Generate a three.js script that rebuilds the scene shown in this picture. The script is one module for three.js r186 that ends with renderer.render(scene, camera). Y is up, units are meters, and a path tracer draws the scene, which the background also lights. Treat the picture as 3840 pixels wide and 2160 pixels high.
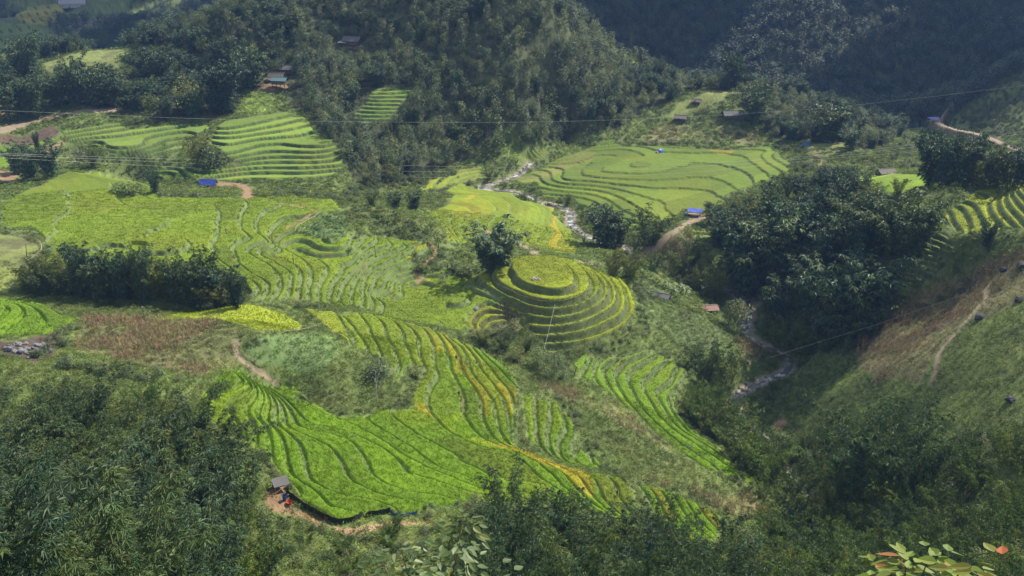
import * as THREE from 'three';
import { mergeGeometries } from 'three/addons/utils/BufferGeometryUtils.js';
import { MarchingCubes } from 'three/addons/objects/MarchingCubes.js';

// ---------------------------------------------------------------- camera, sky, sun, exposure
const EYE = 130, PITCH = 22 * Math.PI / 180, TV = Math.tan(17 * Math.PI / 180), TH = TV * 16 / 9;
const scene = new THREE.Scene();
const camera = new THREE.PerspectiveCamera(34, 16 / 9, 0.5, 6000);
camera.position.set(0, EYE, 0);
camera.lookAt(0, EYE - Math.sin(PITCH) * 100, -Math.cos(PITCH) * 100);
const renderer = new THREE.WebGLRenderer({ antialias: true });
renderer.toneMapping = THREE.LinearToneMapping;
renderer.toneMappingExposure = 1.34;
renderer.shadowMap.enabled = true;
const SUN = new THREE.Vector3(0.54, 0.76, -0.42).normalize();
{
  const w = 256, h = 128, d = new Float32Array(w * h * 4);
  for (let j = 0; j < h; j++) for (let i = 0; i < w; i++) {
    const el = ((j + 0.5) / h - 0.5) * Math.PI, s = Math.max(0, Math.sin(el));
    const k = Math.pow(1 - s, 3);
    const o = (j * w + i) * 4;
    d[o] = 0.48 + 0.46 * k; d[o + 1] = 0.55 + 0.41 * k; d[o + 2] = 0.68 + 0.27 * k; d[o + 3] = 1;
  }
  const t = new THREE.DataTexture(d, w, h, THREE.RGBAFormat, THREE.FloatType);
  t.mapping = THREE.EquirectangularReflectionMapping; t.magFilter = THREE.LinearFilter; t.needsUpdate = true;
  scene.background = t; scene.environment = t;
  scene.backgroundIntensity = scene.environmentIntensity = 0.58;
}
const sun = new THREE.DirectionalLight(new THREE.Color(1, 0.93, 0.77), 5.0);
sun.position.copy(SUN).multiplyScalar(900).add(new THREE.Vector3(0, 0, -300));
sun.target.position.set(0, 0, -300);
sun.castShadow = true;
sun.shadow.camera.left = sun.shadow.camera.bottom = -520; sun.shadow.camera.right = sun.shadow.camera.top = 520;
sun.shadow.camera.far = 2500; sun.shadow.mapSize.set(4096, 4096);
scene.add(sun, sun.target);
scene.fog = new THREE.FogExp2(new THREE.Color(0.26, 0.46, 1.0), 0.00013);

// ---------------------------------------------------------------- small tools
function rng(seed) { let a = seed >>> 0; return () => { a = (a + 0x6D2B79F5) | 0; let t = Math.imul(a ^ (a >>> 15), 1 | a); t = (t + Math.imul(t ^ (t >>> 7), 61 | t)) ^ t; return ((t ^ (t >>> 14)) >>> 0) / 4294967296; }; }
const hash2 = (x, y) => { let h = Math.imul(x | 0, 374761393) + Math.imul(y | 0, 668265263) | 0; h = Math.imul(h ^ (h >>> 13), 1274126177); return ((h ^ (h >>> 16)) >>> 0) / 4294967296; };
const sm = (a, b, x) => { x = Math.min(1, Math.max(0, (x - a) / (b - a))); return x * x * (3 - 2 * x); };
const mix = (a, b, t) => a + (b - a) * t;
function noise(x, y) { const i = Math.floor(x), j = Math.floor(y), u = x - i, v = y - j, a = u * u * (3 - 2 * u), b = v * v * (3 - 2 * v); return mix(mix(hash2(i, j), hash2(i + 1, j), a), mix(hash2(i, j + 1), hash2(i + 1, j + 1), a), b) * 2 - 1; }
const fbm = (x, y, n = 4) => { let s = 0, a = 0.5; for (let k = 0; k < n; k++) { s += a * noise(x, y); x = x * 2.03 + 17.1; y = y * 2.03 + 5.3; a *= 0.5; } return s; };
const used = {};
const numbered = (n) => { const k = used[n] = (used[n] ?? -1) + 1; return k ? `${n}_${String(k).padStart(3, '0')}` : n; };
const lin = (r, g, b) => new THREE.Color().setRGB(r, g, b);
const std = (c, rough = 0.9, o = {}) => new THREE.MeshStandardMaterial({ color: c, roughness: rough, ...o });

// ---------------------------------------------------------------- surveying: sight lines of the photograph crossed with levels
const CROPS = { S: [0, 0, 1], 1: [0, 0], 2: [1270, 0], 3: [2540, 0], 4: [0, 710], 5: [1270, 710], 6: [2540, 710], 7: [0, 1430], 8: [1270, 1430], 9: [2540, 1430], A: [1740, 940], B: [1260, 860], C: [1260, 1160], D: [600, 720], E: [1840, 560], F: [2440, 400], G: [2060, 1260], H: [1500, 560] };
const px = (c, x, y) => { const o = CROPS[c], k = o[2] ?? (c > '9' ? 0.2795 : 0.5046); return [o[0] + x * k, o[1] + y * k]; };
const sight = (sx, sy) => { const u = (sx / 1920 - 1) * TH, v = (1 - sy / 1080) * TV, c = Math.cos(PITCH), s = Math.sin(PITCH); return [u, -s + v * c, -c - v * s]; };
const atLevel = (c, x, y, h) => { const d = sight(...px(c, x, y)), t = (h - EYE) / d[1]; return [d[0] * t, d[2] * t, h]; };

// contour lines: crop, level, points along the line
const contours = [
  // round hill
  ['A', 18, [640, 200, 620, 280, 680, 370, 800, 455, 930, 510, 1080, 545, 1230, 555, 1380, 530, 1470, 470, 1500, 400, 1470, 310, 1400, 220, 1300, 160, 1150, 110, 950, 105, 760, 140, 640, 200]],
  ['A', 16, [430, 230, 390, 310, 430, 420, 520, 505, 700, 590, 900, 665, 1100, 700, 1220, 705, 1450, 672, 1620, 605, 1690, 510, 1700, 420, 1660, 330, 1560, 230, 1400, 150, 1150, 95]],
  ['A', 14, [420, 220, 260, 300, 190, 380, 300, 510, 540, 640, 800, 760, 1000, 815, 1200, 825, 1480, 790, 1700, 695, 1825, 590, 1840, 480, 1800, 370, 1690, 270, 1560, 200]],
  ['A', 12, [830, 900, 1000, 935, 1200, 940, 1500, 895, 1750, 785, 1910, 680, 1955, 570, 1930, 450, 1850, 350, 1750, 290]],
  ['A', 10, [900, 1060, 1180, 1060, 1500, 1015, 1800, 905, 2010, 790, 2065, 660, 2030, 500, 1960, 400, 1870, 330]],
  ['A', 8, [1000, 1190, 1300, 1180, 1600, 1140, 1850, 1040, 2100, 910, 2185, 750, 2150, 560, 2090, 430, 1990, 380]],
  ['A', 6, [1100, 1300, 1400, 1270, 1650, 1235, 1920, 1165, 2160, 1030, 2300, 860, 2310, 720, 2220, 520, 2100, 390, 1950, 340]],
  ['A', 12, [40, 1050, 10, 950, 60, 850, 200, 740, 480, 660, 560, 700]],
  ['A', 11, [110, 870, 300, 820, 640, 850, 760, 880]],
  ['A', 10, [240, 990, 330, 930, 480, 900, 620, 920]],
  // bowl west of the hill
  ['B', 10.6, [870, 800, 860, 730, 990, 665, 1080, 645]],
  ['B', 11.8, [730, 830, 740, 740, 860, 665, 1010, 585]],
  ['B', 13.0, [640, 780, 680, 680, 780, 590, 1000, 515]],
  ['B', 14.2, [490, 810, 510, 700, 570, 610, 800, 500, 960, 445]],
  ['B', 15.4, [350, 850, 345, 740, 430, 590, 560, 520, 800, 400, 1000, 300, 1060, 220]],
  ['B', 16.6, [220, 990, 205, 850, 260, 700, 410, 480, 560, 390, 800, 300, 930, 220]],
  ['B', 11.8, [540, 860, 600, 940, 800, 1000, 1100, 1000, 1400, 930, 1700, 800]],
  ['D', 17.8, [2900, 860, 2720, 960, 2560, 1100, 2430, 1300, 2390, 1449]],
  ['D', 19.0, [2380, 950, 2420, 1010, 2400, 1100, 2300, 1250, 2270, 1449]],
  ['D', 20.2, [1900, 860, 2150, 940, 2220, 1020, 2200, 1120, 2120, 1270, 2120, 1400]],
  ['D', 21.4, [1650, 770, 1800, 850, 1950, 950, 2000, 1020, 2010, 1150, 1980, 1300, 1990, 1449]],
  ['D', 22.6, [1480, 830, 1650, 900, 1850, 1030, 1870, 1150, 1850, 1300, 1850, 1449]],
  ['D', 23.8, [1360, 860, 1600, 990, 1740, 1100, 1740, 1200, 1720, 1350, 1640, 1449]],
  ['D', 25.0, [1200, 830, 1480, 1010, 1580, 1130, 1600, 1230, 1560, 1400]],
  ['D', 26.2, [1050, 950, 1200, 1080, 1420, 1200, 1420, 1300, 1340, 1449]],
  ['D', 27.4, [700, 700, 720, 830, 850, 960, 1110, 1200, 1170, 1380]],
  // spur with the pickers
  ['C', 22, [60, 90, 180, 190, 300, 350, 390, 480, 420, 600]],
  ['C', 20.8, [250, 50, 380, 180, 460, 320, 540, 480, 610, 620, 650, 740]],
  ['C', 19.6, [600, 170, 640, 260, 700, 400, 770, 540, 820, 680, 840, 780, 760, 930]],
  ['C', 18.4, [790, 180, 880, 300, 900, 420, 960, 560, 1020, 700, 1060, 780]],
  ['C', 17.2, [960, 230, 1060, 330, 1100, 470, 1110, 600, 1150, 720, 1190, 800, 1120, 920, 1040, 1030]],
  ['C', 16.0, [1150, 260, 1250, 390, 1290, 500, 1300, 640, 1320, 800, 1350, 950, 1240, 1080, 1230, 1250, 1290, 1400, 1400, 1540, 1660, 1730, 1990, 1870, 2380, 1975, 2650, 2190, 2925, 2410, 3210, 2550, 3430, 2770]],
  ['C', 14.8, [1340, 320, 1430, 450, 1470, 580, 1510, 720, 1560, 860, 1610, 980, 1680, 1080, 1700, 1250, 1730, 1449, 1820, 1600, 1985, 1760, 2290, 1885, 2560, 1990, 2850, 2190, 3070, 2410, 3370, 2640]],
  ['C', 13.6, [1420, 340, 1560, 500, 1640, 640, 1680, 780, 1720, 880, 1810, 1000, 1900, 1130, 1950, 1300, 1950, 1449, 2040, 1635, 2185, 1795, 2440, 1920, 2745, 2050, 3000, 2190, 3250, 2445, 3560, 2700]],
  ['C', 12.4, [1490, 380, 1680, 640, 1780, 800, 1850, 920, 1960, 1040, 2070, 1180, 2120, 1320, 2140, 1449, 2185, 1635, 2310, 1815, 2560, 1950, 2925, 2100, 3250, 2265, 3465, 2555, 3740, 2770]],
  ['C', 11.2, [1720, 490, 1870, 680, 1960, 830, 2100, 1000, 2200, 1150, 2270, 1300, 2290, 1449, 2350, 1690, 2455, 1870, 2745, 1995, 3105, 2140, 3430, 2265, 3575, 2555, 3860, 2810]],
  ['C', 10.0, [1800, 490, 1900, 620, 2050, 780, 2180, 950, 2300, 1080, 2370, 1200, 2400, 1330, 2440, 1480, 2455, 1760, 2600, 1905, 2925, 2050, 3285, 2165, 3645, 2265, 3790, 2520, 4010, 2790]],
  ['8', 8.8, [1340, 60, 1350, 150, 1370, 300, 1400, 440, 1480, 520, 1700, 620, 1960, 670, 2150, 760, 2220, 900, 2300, 1050]],
  ['8', 7.6, [1450, 130, 1460, 250, 1470, 400]], ['8', 6.4, [1560, 150, 1560, 300, 1540, 420, 1600, 560]],
  ['8', 5.2, [1640, 200, 1680, 330, 1640, 430, 1620, 520, 1700, 610]], ['8', 4.0, [1760, 280, 1760, 400, 1720, 500, 1760, 600]], ['8', 2.8, [1850, 520, 1870, 620]],
  // bright field below the road
  ['8', 17.2, [440, 290, 700, 460, 900, 560, 1060, 660, 1220, 740]],
  ['8', 18.4, [280, 340, 500, 470, 740, 640, 900, 700, 1100, 780]],
  ['8', 19.6, [-450, 20, -310, 130, -100, 250, 0, 290, 170, 360, 330, 450, 480, 560, 660, 640, 780, 700, 1000, 790]],
  ['8', 20.8, [60, 380, 260, 470, 420, 570, 520, 670, 700, 740, 900, 810, 1100, 870]],
  ['8', 22.0, [100, 460, 180, 580, 230, 680, 330, 760, 500, 820, 800, 880, 1000, 930]],
  ['8', 23.2, [0, 570, 50, 680, 150, 770, 300, 840, 600, 910]],
  ['7', 24.4, [2050, 320, 2200, 450, 2260, 600, 2290, 710, 2400, 790, 2566, 850, 2716, 885, 2866, 925]],
  // strips above the stream
  ['G', 4.0, [560, 290, 500, 400, 430, 480]], ['G', 2.8, [690, 290, 620, 370, 570, 460, 590, 560, 640, 650]],
  ['G', 1.6, [930, 270, 820, 380, 720, 460, 740, 560, 790, 680, 880, 800]],
  ['G', 0.4, [1320, 180, 1180, 290, 1000, 390, 880, 520, 880, 640, 950, 760, 1020, 850, 1300, 1180, 1550, 1420, 2000, 1720]],
  ['G', -0.8, [1380, 290, 1250, 370, 1130, 440, 1050, 550, 1080, 680, 1150, 820, 1250, 980, 1400, 1150, 1700, 1400, 2200, 1760]],
  ['G', -2.0, [1570, 330, 1420, 450, 1320, 560, 1250, 660, 1290, 780, 1380, 930, 1480, 1080, 1650, 1250, 1900, 1430, 2500, 1830]],
  ['G', -3.2, [1710, 400, 1640, 520, 1600, 650, 1450, 730, 1460, 820, 1530, 960, 1600, 1080, 1800, 1300, 2100, 1480, 2750, 1930]],
  ['G', -5.0, [1880, 520, 1800, 640, 1700, 780, 1670, 900, 1680, 1010, 1780, 1130, 1900, 1300, 2200, 1480, 2850, 1900]],
  // terraces below the forest
  ['1', 32, [1640, 930, 1900, 880, 2180, 825]], ['1', 27, [1640, 1130, 1900, 1060, 2200, 1040, 2420, 1060]], ['1', 20, [1500, 1330, 1900, 1290, 2300, 1290, 2560, 1260]],
  ['1', 33, [460, 985, 800, 930, 900, 915]], ['1', 29.2, [800, 1070, 1200, 990, 1500, 950]], ['1', 25, [800, 1190, 1100, 1160, 1350, 1110]],
  ['2', 38, [230, 690, 400, 685, 560, 672]], ['2', 28, [130, 912, 260, 912, 400, 905]],
  // right-hand terraces on the far rise
  ['6', 33, [2160, 350, 2060, 150, 2000, 130]], ['6', 35, [2330, 300, 2230, 120, 2200, 30]], ['6', 37.5, [2560, 300, 2420, 150, 2420, 60, 2480, 10]],
];
const stream = [ // sight-line and level of the water
  [1990, 610, 6.5], [1958, 644, 4], [1900, 675, 3], [1800, 705, 2.4], [1850, 712, 2.2], [1940, 722, 1.8], [2010, 752, 1.2], [2060, 772, 0.7], [2110, 780, 0.3], [2140, 800, 0], [2138, 830, -0.6], [2160, 860, -1.2], [2230, 900, -2.4], [2330, 925, -3.2], [2420, 985, -4.5], [2600, 1060, -6.5], [2790, 1110, -9], [2810, 1180, -10.6], [2800, 1255, -12], [2880, 1300, -13.2], [2960, 1340, -14.4], [2950, 1390, -15.6], [2860, 1430, -16.6], [2770, 1480, -17.4], [2755, 1530, -18], [2810, 1600, -19.2], [2880, 1680, -20.2], [2960, 1780, -21], [3060, 1900, -21.6]].map((p) => { const q = atLevel('S', p[0], p[1], p[2]); return { x: q[0], z: q[1], h: p[2] }; });
const spots = [ // sx, sy, level
  0, 1700, 40, 500, 1700, 36, 800, 1480, 30, 782, 1581, 30.5, 960, 1581, 27.5, 1009, 1733, 27, 1290, 1955, 26, 1110, 1850, 27, 1500, 1965, 24.5, 1090, 1920, 26, 600, 2100, 38, 1300, 2160, 31, 2000, 2100, 25, 2600, 2050, 10, 3000, 2000, -6, 3400, 1800, 4, 3840, 2000, 20, 3400, 2160, 18, 3840, 2160, 33, 2900, 2160, 6, 2300, 2160, 21, 0, 2160, 46, 2350, 1960, 15,
  0, 1450, 38, 250, 1420, 35, 3840, 1400, 25, 3500, 1350, 14, 3200, 1450, -2, 3100, 1250, -4, 3300, 1150, 8, 3600, 1000, 24, 3840, 1100, 31, 3840, 900, 36, 3840, 700, 42, 3600, 720, 37, 3400, 780, 31, 3500, 1600, 8, 3840, 1700, 24, 3200, 1650, -8, 3000, 1500, -14, 3050, 1350, -10, 3200, 1850, -6,
  3100, 900, 12, 3250, 690, 22, 3450, 660, 26, 3300, 560, 12, 3050, 800, 10, 3200, 850, 17, 2900, 1000, 1, 3100, 1050, 6, 3300, 950, 22, 3200, 1000, 14,
  3480, 440, 6, 3600, 480, 6, 3790, 545, 6, 3840, 230, 36, 3650, 330, 18, 3560, 400, 8,
  2300, 520, 10, 2500, 545, 8.5, 2700, 560, 8, 2900, 560, 8.5, 2400, 450, 15, 2650, 350, 27, 2500, 380, 22, 2800, 420, 20, 3000, 480, 14, 3200, 520, 11, 3400, 500, 7, 2900, 330, 25, 3100, 400, 17,
  2450, 280, -15, 2300, 60, 30, 2700, 200, 8, 3000, 300, -8, 3300, 400, -20, 3500, 380, -14, 3700, 150, 28, 3000, 0, 52, 3840, 0, 55, 2300, 0, 48, 2650, 40, 36, 3300, 150, 22,
  1900, 560, 13, 1700, 540, 16, 1500, 600, 14, 1350, 640, 17, 1400, 500, 24, 1350, 400, 33, 1300, 300, 42, 1330, 160, 57, 1000, 330, 40, 1050, 260, 46, 1000, 120, 64, 1100, 0, 78, 1500, 0, 80, 1600, 200, 54, 1800, 0, 80, 2000, 0, 82, 2000, 300, 43, 2200, 430, 22, 2150, 180, 55, 2300, 250, 38, 2050, 480, 16, 1800, 350, 38, 1600, 400, 33, 2100, 60, 72, 2250, 150, 52, 2400, 240, 36,
  830, 60, 72, 600, 130, 60, 480, 165, 55, 330, 180, 53, 170, 220, 50, 0, 330, 44, 300, 250, 49, 430, 270, 46, 200, 300, 44, 300, 400, 38, 600, 400, 37, 100, 430, 36, 900, 380, 35, 800, 300, 41, 1050, 350, 38, 0, 500, 33, 200, 470, 34, 100, 540, 28.5, 20, 590, 27, 200, 560, 28, 100, 640, 25, 30, 690, 26, 300, 610, 22, 500, 640, 20, 650, 640, 19.5,
  250, 650, 29, 500, 690, 27, 600, 745, 26.8, 900, 748, 26.2, 1250, 755, 24, 700, 715, 20, 925, 715, 19, 783, 688, 19, 1100, 695, 18, 1350, 690, 14, 1500, 750, 9.5,
  0, 900, 31, 0, 800, 31, 150, 850, 30, 350, 800, 29.4, 300, 950, 28.6, 100, 1000, 29, 600, 900, 28.6, 850, 1000, 26.9, 100, 1120, 27, 500, 1150, 26, 900, 1150, 23.5, 0, 1150, 33, 250, 1220, 31, 50, 1260, 31.5, 300, 1260, 31, 600, 1250, 30, 500, 1400, 32, 850, 1300, 29, 880, 1420, 31, 600, 1200, 28.6, 850, 1160, 26, 1130, 1230, 23.5, 1000, 1330, 26, 1200, 1390, 23, 1100, 1450, 23, 1350, 1500, 18.5, 1220, 1530, 20,
  796, 804, 27.6, 963, 804, 25.2, 1075, 832, 23.6, 1187, 837, 23.3, 1020, 916, 24, 1215, 916, 22.2, 1300, 944, 20.6, 684, 916, 28.8, 1400, 900, 19.2, 1500, 895, 16.5,
  1540, 1050, 10.2, 1640, 1030, 10.8, 1500, 1085, 10.2, 1560, 1150, 12.4, 1450, 1190, 12.4, 1680, 1180, 12.6, 1700, 1110, 12.6, 1800, 1040, 12.6,
  2038, 1025, 19.3, 1980, 1010, 19.2, 2090, 1050, 19.2, 2000, 1050, 19.2, 2060, 1000, 19.2, 2120, 1020, 19,
  2299, 1289, 4.6, 2411, 1289, 2.5, 2245, 1317, 4.3, 2020, 1300, 5.6, 1950, 1330, 6.2, 1850, 1300, 7.4, 2050, 1390, 4.5, 2150, 1480, 5, 2400, 1650, 2, 2600, 1780, 1, 2830, 1880, -4, 2250, 1560, 5,
  2500, 1150, 2.5, 2700, 1200, -5, 2600, 1300, -3, 2450, 1000, 4, 2300, 950, 2, 2500, 900, 4, 2600, 825, 5, 2650, 1000, -1, 2700, 1350, -8, 2780, 1300, -10,
  1751, 797, 9.5, 1863, 739, 6.6, 1696, 728, 6, 1640, 672, 7, 1751, 658, 5.5, 1975, 588, 9, 1863, 602, 14, 2031, 784, 3.6, 2003, 840, 4.2, 2087, 881, 1.8, 2100, 930, 1.2, 2059, 943, 4, 1863, 951, 8, 1724, 895, 10, 1612, 826, 12.5, 1584, 881, 17, 1528, 839, 20, 1450, 790, 22, 1640, 950, 13, 1750, 1000, 10.5, 1830, 1000, 11,
  2120, 672, 5, 2259, 644, 6.5, 2399, 616, 7.5, 2203, 728, 2.5, 2343, 742, 3.5, 2483, 784, 4, 2720, 652, 6, 2636, 749, 4.5, 2887, 624, 8, 3000, 568, 12, 3083, 596, 12, 3110, 545, 15, 3055, 680, 10, 2250, 820, 1, 2900, 850, 5];
const worldSpots = [[0, -62, 74], [-60, -62, 76], [70, -62, 66], [0, -20, 107], [0, 0, 127], [0, 40, 150], [-120, -20, 115], [120, -20, 105], [-120, 40, 150], [120, 40, 145], [-150, -100, 62], [150, -90, 60], [190, -160, 50], [-150, -170, 44], [-190, -240, 36],
  [-520, -950, 34], [-440, -1080, 40], [-560, -1080, 46], [-300, -1000, 30], [-480, -800, 22], [-350, -780, 15], [-250, -760, 20], [-700, -1100, 90], [-200, -1060, 60], [-330, -1250, 120], [-600, -1250, 130], [-800, -1250, 150], [-500, -700, 30], [-620, -800, 50],
  [90, -740, 0], [180, -660, -8], [280, -620, -8], [30, -760, 40], [-60, -700, 140], [60, -660, 42], [20, -640, 78], [200, -1050, 150], [450, -1000, 165], [0, -1100, 150], [-150, -900, 120], [600, -900, 140], [620, -600, 90], [480, -560, 70], [330, -470, 8], [330, -400, 40], [260, -330, 46], [300, -250, 60], [-330, -450, 50], [-330, -330, 42], [-420, -560, 60], [-300, -640, 40], [-230, -660, 42], [-120, -660, 75]];

// ---------------------------------------------------------------- smooth land through all those points (multiquadric surface)
const P = [];
const put = (x, z, h) => { for (const p of P) if ((p[0] - x) ** 2 + (p[1] - z) ** 2 < 2.2) return; P.push([x, z, h]); };
for (const [c, h, a] of contours) {
  const w = []; for (let i = 0; i < a.length; i += 2) { const q = atLevel(c, a[i], a[i + 1], h); w.push(new THREE.Vector3(q[0], 0, q[1])); }
  const cv = new THREE.CatmullRomCurve3(w, false, 'centripetal'), L = cv.getLength(), n = Math.max(2, Math.round(L / (L > 60 ? 5 : 3.5)));
  for (const p of cv.getSpacedPoints(n)) put(p.x, p.z, h);
}
const streamCurve = new THREE.CatmullRomCurve3(stream.map((p) => new THREE.Vector3(p.x, p.h, p.z)), false, 'centripetal');
for (const p of streamCurve.getSpacedPoints(46)) put(p.x, p.z, p.y + 0.3);
for (let i = 0; i < spots.length; i += 3) { const q = atLevel('S', spots[i], spots[i + 1], spots[i + 2]); put(...q); }
for (const p of worldSpots) put(...p);
const NP = P.length, QX = new Float64Array(NP), QZ = new Float64Array(NP), QW = new Float64Array(NP), CC = 36;
let Q0 = 0;
{
  const n = NP + 1, A = []; for (let i = 0; i < n; i++) A.push(new Float64Array(n + 1));
  for (let i = 0; i < NP; i++) {
    QX[i] = P[i][0]; QZ[i] = P[i][1];
    for (let j = 0; j < NP; j++) A[i][j] = -Math.sqrt((P[i][0] - P[j][0]) ** 2 + (P[i][1] - P[j][1]) ** 2 + CC);
    A[i][i] += 0.05; A[i][NP] = A[NP][i] = 1; A[i][n] = P[i][2];
  }
  for (let k = 0; k < n; k++) {
    let m = k; for (let i = k + 1; i < n; i++) if (Math.abs(A[i][k]) > Math.abs(A[m][k])) m = i;
    [A[k], A[m]] = [A[m], A[k]]; const rk = A[k], iv = 1 / rk[k];
    for (let i = k + 1; i < n; i++) { const ri = A[i], f = ri[k] * iv; if (f) for (let j = k; j <= n; j++) ri[j] -= f * rk[j]; }
  }
  const X = new Float64Array(n);
  for (let i = n - 1; i >= 0; i--) { let s = A[i][n]; for (let j = i + 1; j < n; j++) s -= A[i][j] * X[j]; X[i] = s / A[i][i]; }
  for (let i = 0; i < NP; i++) QW[i] = -X[i]; Q0 = X[NP];
}
const land = (x, z) => { let s = Q0; for (let i = 0; i < NP; i++) { const a = x - QX[i], b = z - QZ[i]; s += QW[i] * Math.sqrt(a * a + b * b + CC); } return s; };
const onLand = (sx, sy, f = land) => { // where a sight line meets the ground
  const d = sight(sx, sy); let t0 = 40, t1 = 60;
  for (; t1 < 1500; t0 = t1, t1 += 4) if (EYE + d[1] * t1 < f(d[0] * t1, d[2] * t1)) break;
  for (let k = 0; k < 14; k++) { const t = (t0 + t1) / 2; if (EYE + d[1] * t < f(d[0] * t, d[2] * t)) t1 = t; else t0 = t; }
  return [d[0] * t1, d[2] * t1, t1];
};
console.log('points', NP);

// ---------------------------------------------------------------- land use: outlines surveyed from the photograph, laid on the land
const outline = (c, a) => { const w = []; for (let i = 0; i < a.length; i += 2) { const q = onLand(...px(c, a[i], a[i + 1])); w.push([q[0], q[1]]); } return { w, x0: Math.min(...w.map((p) => p[0])), x1: Math.max(...w.map((p) => p[0])), z0: Math.min(...w.map((p) => p[1])), z1: Math.max(...w.map((p) => p[1])) }; };
function depthIn(o, x, z) { // metres inside an outline, negative outside (beyond 4 m: -9)
  if (x < o.x0 - 4 || x > o.x1 + 4 || z < o.z0 - 4 || z > o.z1 + 4) return -9;
  const w = o.w; let ins = false, d = 1e9;
  for (let i = 0, j = w.length - 1; i < w.length; j = i++) {
    const [ax, az] = w[i], [bx, bz] = w[j];
    if ((az > z) !== (bz > z) && x < (bx - ax) * (z - az) / (bz - az) + ax) ins = !ins;
    const ex = bx - ax, ez = bz - az, t = Math.min(1, Math.max(0, ((x - ax) * ex + (z - az) * ez) / (ex * ex + ez * ez + 1e-9)));
    d = Math.min(d, (x - ax - ex * t) ** 2 + (z - az - ez * t) ** 2);
  }
  return ins ? Math.sqrt(d) : -Math.sqrt(d);
}
const GREEN = [0.148, 0.218, 0.010], BRIGHT = [0.13, 0.23, 0.005], LIME = [0.215, 0.265, 0.011], GOLD = [0.33, 0.265, 0.018];
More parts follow.
